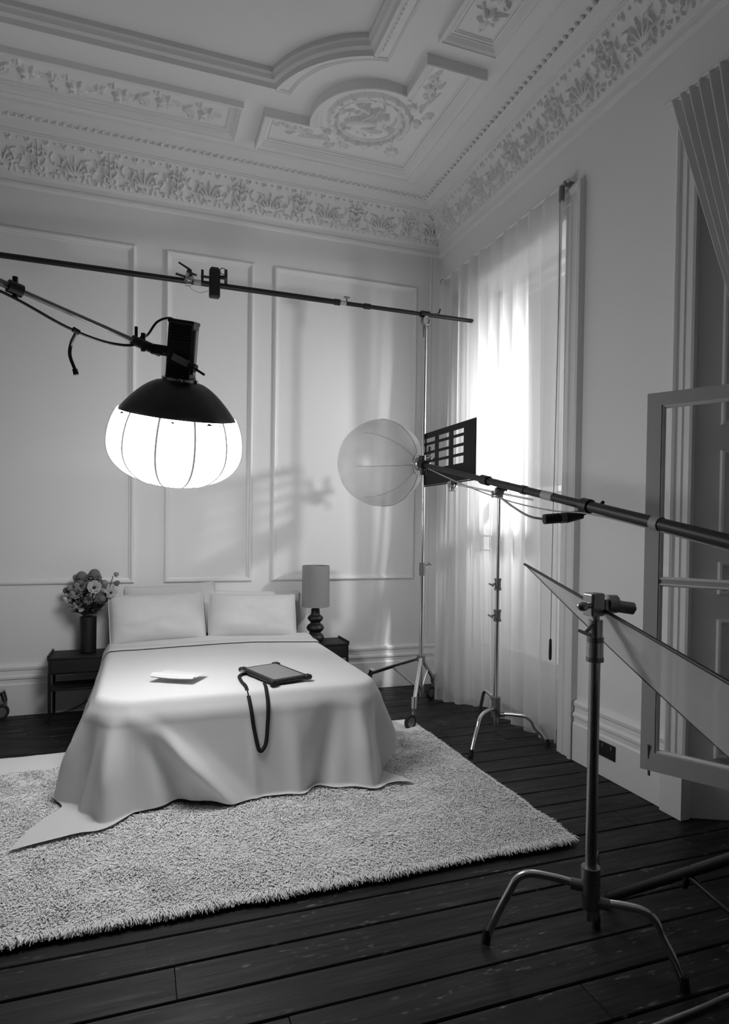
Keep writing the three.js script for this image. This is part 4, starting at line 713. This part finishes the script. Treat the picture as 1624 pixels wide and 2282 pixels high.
// lit lantern over the foot of the bed
let lampYoke;
{
  const g = thing('lantern_light', 'glowing round fabric lantern with black skirt hanging over the bed', 'lamp', [-2.376, 1.787, 2.082]); g.scale.setScalar(0.9375);
  const tilt = new THREE.Group(); g.rotation.set(0.24, -0.33, -0.13, 'YXZ');
  const NS = 12, prof = (s) => s;
  const globe = (th, y) => { const q = clamp((0.155 - y) / 0.355, 0, 1), yy = y; const k = y > 0 ? Math.sqrt(Math.max(0, 1 - Math.pow(y / 0.30, 2.0) * 0.85)) : Math.pow(Math.max(0, 1 - Math.pow(-y / 0.212, 2.2)), 0.5); const sc = 1 - 0.014 * (1 - Math.abs(Math.cos(th * NS / 2))); return 0.326 * k * sc; };
  const cloth = surface(96, 30, (a, b) => { const th = a * Math.PI * 2, t = b, y = t < 0.35 ? lerp(0.150, 0, t / 0.35) : -0.212 * Math.sin((t - 0.35) / 0.65 * Math.PI / 2), r = Math.max(globe(th, y), 0.0008); return [r * Math.cos(th), y, r * Math.sin(th)]; });
  part('lantern_cloth', cloth, M.lanternCloth, g, 'glowing white cloth of the lantern');
  for (let k = 0; k < NS; k++) { const th = k * 2 * Math.PI / NS; part('lantern_seam', tube(Array.from({ length: 13 }, (_, i) => { const t = i / 12 * 0.80, y = t < 0.35 ? lerp(0.150, 0, t / 0.35) : -0.212 * Math.sin((t - 0.35) / 0.65 * Math.PI / 2), r = globe(th, y) + 0.005; return [r * Math.cos(th), y, r * Math.sin(th)]; }), 0.0058, 40, 6), M.lanternSeam, g); }
  part('skirt', surface(48, 10, (a, b) => { const th = a * Math.PI * 2, f = 1 - 0.035 * (1 - Math.abs(Math.cos(th * 4))) * (1 - b * 0.4), r = lerp(0.078, 0.294, Math.pow(b, 0.80)) * f, y = lerp(0.315, 0.138, Math.pow(b, 1.35)); return [r * Math.cos(th), y, r * Math.sin(th)]; }), M.skirt, g, 'black fabric skirt');
  for (let k = 0; k < 8; k++) { const th = (k + 0.5) * Math.PI / 4 + 0.2; part('hook', mg([at(rbox(0.014, 0.016, 0.010, 0.003), 0.290 * Math.cos(th), 0.134, 0.290 * Math.sin(th))]), M.greyMetal, g); }
  part('speed_ring', mg([rod([0, 0.300, 0], [0, 0.325, 0], 0.086), ...[0, 1, 2, 3, 4, 5].map((k) => at(rbox(0.02, 0.016, 0.02, 0.004), 0.085 * Math.cos(k + 0.3), 0.318, 0.085 * Math.sin(k + 0.3)))]), M.steel, g);
  const body = part('lamp_head', mg([at(rbox(0.120, 0.275, 0.125, 0.014, 3), 0, 0.455, 0), rod([0, 0.315, 0], [0, 0.335, 0], 0.074)]), M.blackPlastic, g, 'black lamp housing');
  part('side_plate', mg([at(rbox(0.014, 0.21, 0.05, 0.004), 0.066, 0.455, 0.025)]), M.greyMetal, body); part('end_cap', at(rbox(0.126, 0.02, 0.13, 0.008), 0, 0.588, 0), M.blackPlastic, body);
  part('cooling_slot', mg([0, 1, 2, 3, 4].map((k) => at(rbox(0.08, 0.005, 0.004, 0.001), 0, 0.50 + k * 0.014, 0.0635))), M.blackFabric, body);
  const yk = part('yoke', mg([at(rbox(0.018, 0.035, 0.10, 0.005), -0.072, 0.45, 0), at(rbox(0.10, 0.05, 0.05, 0.01), -0.10, 0.445, 0), at(rbox(0.085, 0.035, 0.012, 0.004), 0.012, 0.405, 0.068)]), M.blackMetal, g);
  part('yoke_arm', at(rbox(0.085, 0.032, 0.012, 0.004).rotateZ(-0.35), 0.015, 0.412, 0.074), M.greyMetal, yk);
  part('tilt_knob', mg([orient(new THREE.CylinderGeometry(0.020, 0.020, 0.03, 16), [0.075, 0.388, 0.07], [1, -0.3, 0.3]), rod([0.075, 0.388, 0.07], [0.135, 0.362, 0.085], 0.006)]), M.blackMetal, yk);
  g.updateMatrixWorld(true); lampYoke = g.localToWorld(V(-0.14, 0.445, 0)).toArray();
  const d = new THREE.RectAreaLight(0xffffff, LANTERN_FILL, 0.29, 0.29); d.position.set(0, -0.222, 0); d.rotation.x = -Math.PI / 2; g.add(d);
}
{
  const a = lampYoke, b = [-3.955, 2.483, 3.044], P = (t, dy = 0) => [lerp(a[0], b[0], t), lerp(a[1], b[1], t) + dy, lerp(a[2], b[2], t)];
  const t = thing('lantern_boom', 'boom pole sloping in from the left to carry the glowing lantern', 'boom pole');
  part('inner_tube', rod(P(0), P(0.42), 0.0102), M.greyMetal, t); part('outer_tube', rod(P(0.34), P(0.92), 0.014), M.greyMetal, t);
  part('end_clamp', mg([rod(P(-0.02), P(0.06), 0.022), rod(P(0.03, -0.03), P(0.03, 0.05), 0.010), rod(P(0.05, 0.0), P(0.05, 0.065), 0.007)]), M.blackMetal, t);
  part('section_lock', mg([rod(P(0.33), P(0.36), 0.025), rod(P(0.345, -0.035), P(0.345, 0.045), 0.010)]), M.blackMetal, t);
  const cb = thing('power_cable', 'black cable tied along the lantern boom with a loose hanging tail', 'cable');
  part('cable', mg([tube([P(0.9, -0.03), P(0.6, -0.032), P(0.36, -0.035), P(0.22, -0.065), P(0.12, -0.055), P(0.05, -0.012), P(0.035, 0.03)], 0.006, 60, 8), tube([P(0.035, 0.03), [-2.502, 2.300, 2.051], [-2.460, 2.361, 2.060], [-2.403, 2.380, 2.070], [-2.360, 2.352, 2.077]], 0.0055, 40, 8)]), M.blackPlastic, cb);
  part('loose_tail', mg([tube([P(0.205, -0.062), [-2.816, 2.164, 2.238], [-2.819, 2.122, 2.240], [-2.797, 2.056, 2.248]], 0.0075, 30, 8), rod([-2.799, 2.061, 2.248], [-2.793, 2.038, 2.248], 0.011)]), M.blackPlastic, cb);
  part('cable_tie', mg([rod(P(0.20, -0.066), P(0.215, -0.062), 0.011)]), M.blackFabric, cb);
  rollerStand('roller stand out of view carrying the lantern boom', -3.56, 2.785, [[-3.42, 3.20], [-3.34, 2.42], [-3.92, 2.77]], 0.395, [[0.10, 1.2, 0.0175], [1.19, 2.38, 0.0145]], 'stands of the side booms');
}
// unlit globe on the boom from the right
{
  const C = [-0.962, 1.854, 1.095], R = 0.301, mount = [-0.806, 1.836, 1.31];
  const g = thing('globe_lantern', 'unlit translucent globe lantern held in front of the chrome pole', 'lantern', C);
  const D = V(mount[0] - C[0], mount[1] - C[1], mount[2] - C[2]).normalize();
  const Q = new THREE.Quaternion().setFromUnitVectors(V(0, 1, 0), D);
  const sk = surface(72, 36, (a, b) => { const th = a * Math.PI * 2, ph = b * (Math.PI - 0.22) + 0.0, r = R * (1 - 0.010 * (1 - Math.abs(Math.cos(th * 4))) * Math.sin(ph)); return V(r * Math.sin(ph) * Math.cos(th), -r * Math.cos(ph), r * Math.sin(ph) * Math.sin(th)).applyQuaternion(Q).toArray(); });
  part('globe_skin', sk, M.globe, g, 'milky translucent skin');
  for (let k = 0; k < 8; k++) { const th = k * Math.PI / 4; part('rib', tube(Array.from({ length: 14 }, (_, i) => { const ph = Math.PI - 0.2 - i / 13 * 1.35; return V(R * 1.003 * Math.sin(ph) * Math.cos(th), -R * 1.003 * Math.cos(ph), R * 1.003 * Math.sin(ph) * Math.sin(th)).applyQuaternion(Q).toArray(); }), 0.0022, 24, 5), M.globeRib, g); }
  part('mount_ring', orient(lathe([[0.036, 0], [0.045, 0.004], [0.045, 0.03], [0.03, 0.045], [0.001, 0.045]], 20), D.clone().multiplyScalar(R - 0.012).toArray(), D.toArray()), M.steel, g);
  part('cap_ring', orient(new THREE.TorusGeometry(0.066, 0.004, 8, 30).rotateX(Math.PI / 2), D.clone().multiplyScalar(R - 0.006).toArray(), D.toArray()), M.steel, g);
  const e0 = [-0.785, 1.826, 1.40];
  const t = thing('side_boom', 'thick black boom pole running from the globe lantern towards the right edge', 'boom pole');
  const e1 = [-0.782, 1.372, 3.72], P = (k, dy = 0) => [lerp(e0[0], e1[0], k), lerp(e0[1], e1[1], k) + dy, lerp(e0[2], e1[2], k)];
  part('inner_tube', rod(P(0), P(0.36), 0.0145, 0.0165), M.blackMetal, t); part('middle_tube', rod(P(0.34), P(0.72), 0.0185, 0.0195), M.blackMetal, t); part('outer_tube', rod(P(0.70), P(1.35), 0.0225, 0.024), M.blackMetal, t);
  part('section_lock', mg([rod(P(0.335), P(0.365), 0.026), rod(P(0.50), P(0.515), 0.022)]), M.blackMetal, t); part('section_lock', rod(P(0.695), P(0.715), 0.030), M.blackMetal, t);
  part('tape_band', mg([rod(P(0.575), P(0.61), 0.0205)]), M.greyTape, t); part('tape_band', rod(P(0.862), P(0.878), 0.0265), M.greyTape, t);
  part('end_clamp', mg([rod(P(-0.015), P(0.02), 0.030), rod(P(0.0, -0.07), P(0.0, 0.05), 0.012), at(rbox(0.03, 0.05, 0.035, 0.006), ...P(-0.005, 0.03)), rod(P(0.03, 0), P(0.03, -0.06), 0.008)]), M.blackMetal, t);
  part('thin_cable', tube([P(0.05, -0.02), P(0.2, -0.05), P(0.42, -0.075), P(0.60, -0.062), P(0.72, -0.03), P(1.2, -0.035)], 0.0035, 60, 6), M.greyTape, t);
  const cn = thing('cable_connector', 'pair of black cable connectors hanging under the thick side boom', 'connector', P(0.645, -0.072)); const dr = V(0.35, 0.05, -0.05);
  part('plug_body', mg([rod([-0.095, -0.012, -0.02], [-0.03, -0.006, -0.005], 0.022), rod([0.005, -0.004, 0.0], [0.075, 0.012, 0.015], 0.024, 0.020), rod([-0.03, -0.006, -0.005], [0.005, -0.004, 0.0], 0.019)]), M.blackPlastic, cn); part('lock_ring', rod([-0.025, -0.006, -0.004], [0.0, -0.004, 0.0], 0.0235), M.greyMetal, cn);
  part('cable_end', tube([[0.07, 0.01, 0.015], [0.11, 0.035, 0.06], [0.10, 0.062, 0.12]], 0.008, 16, 8), M.blackPlastic, cn); part('lead', tube([[-0.095, -0.012, -0.02], [-0.14, 0.0, -0.06], [-0.17, 0.045, -0.15], [-0.185, 0.085, -0.22]], 0.005, 20, 8), M.greyTape, cn);
  rollerStand('black light stand of the side boom, one braced leg showing at the right edge', -0.87, 4.12, [[-0.868, 3.30], [-0.30, 4.50], [-1.45, 4.60]], 0.64, [[0.14, 0.95, 0.0185], [0.94, 1.255, 0.0155]], 'stands of the side booms', M.blackMetal, false);
}
solo('floor_cable', tube([[-1.6, 0.008, 4.0], [-1.25, 0.008, 3.845], [-1.118, 0.008, 3.832], [-0.975, 0.008, 3.823], [-0.855, 0.008, 3.812], [-0.5, 0.008, 3.80], [-0.2, 0.008, 3.9]], 0.006, 60, 8), M.greyTape, 'pale cable lying across the boards in the bottom right corner', 'cable');

renderer.render(scene, camera);
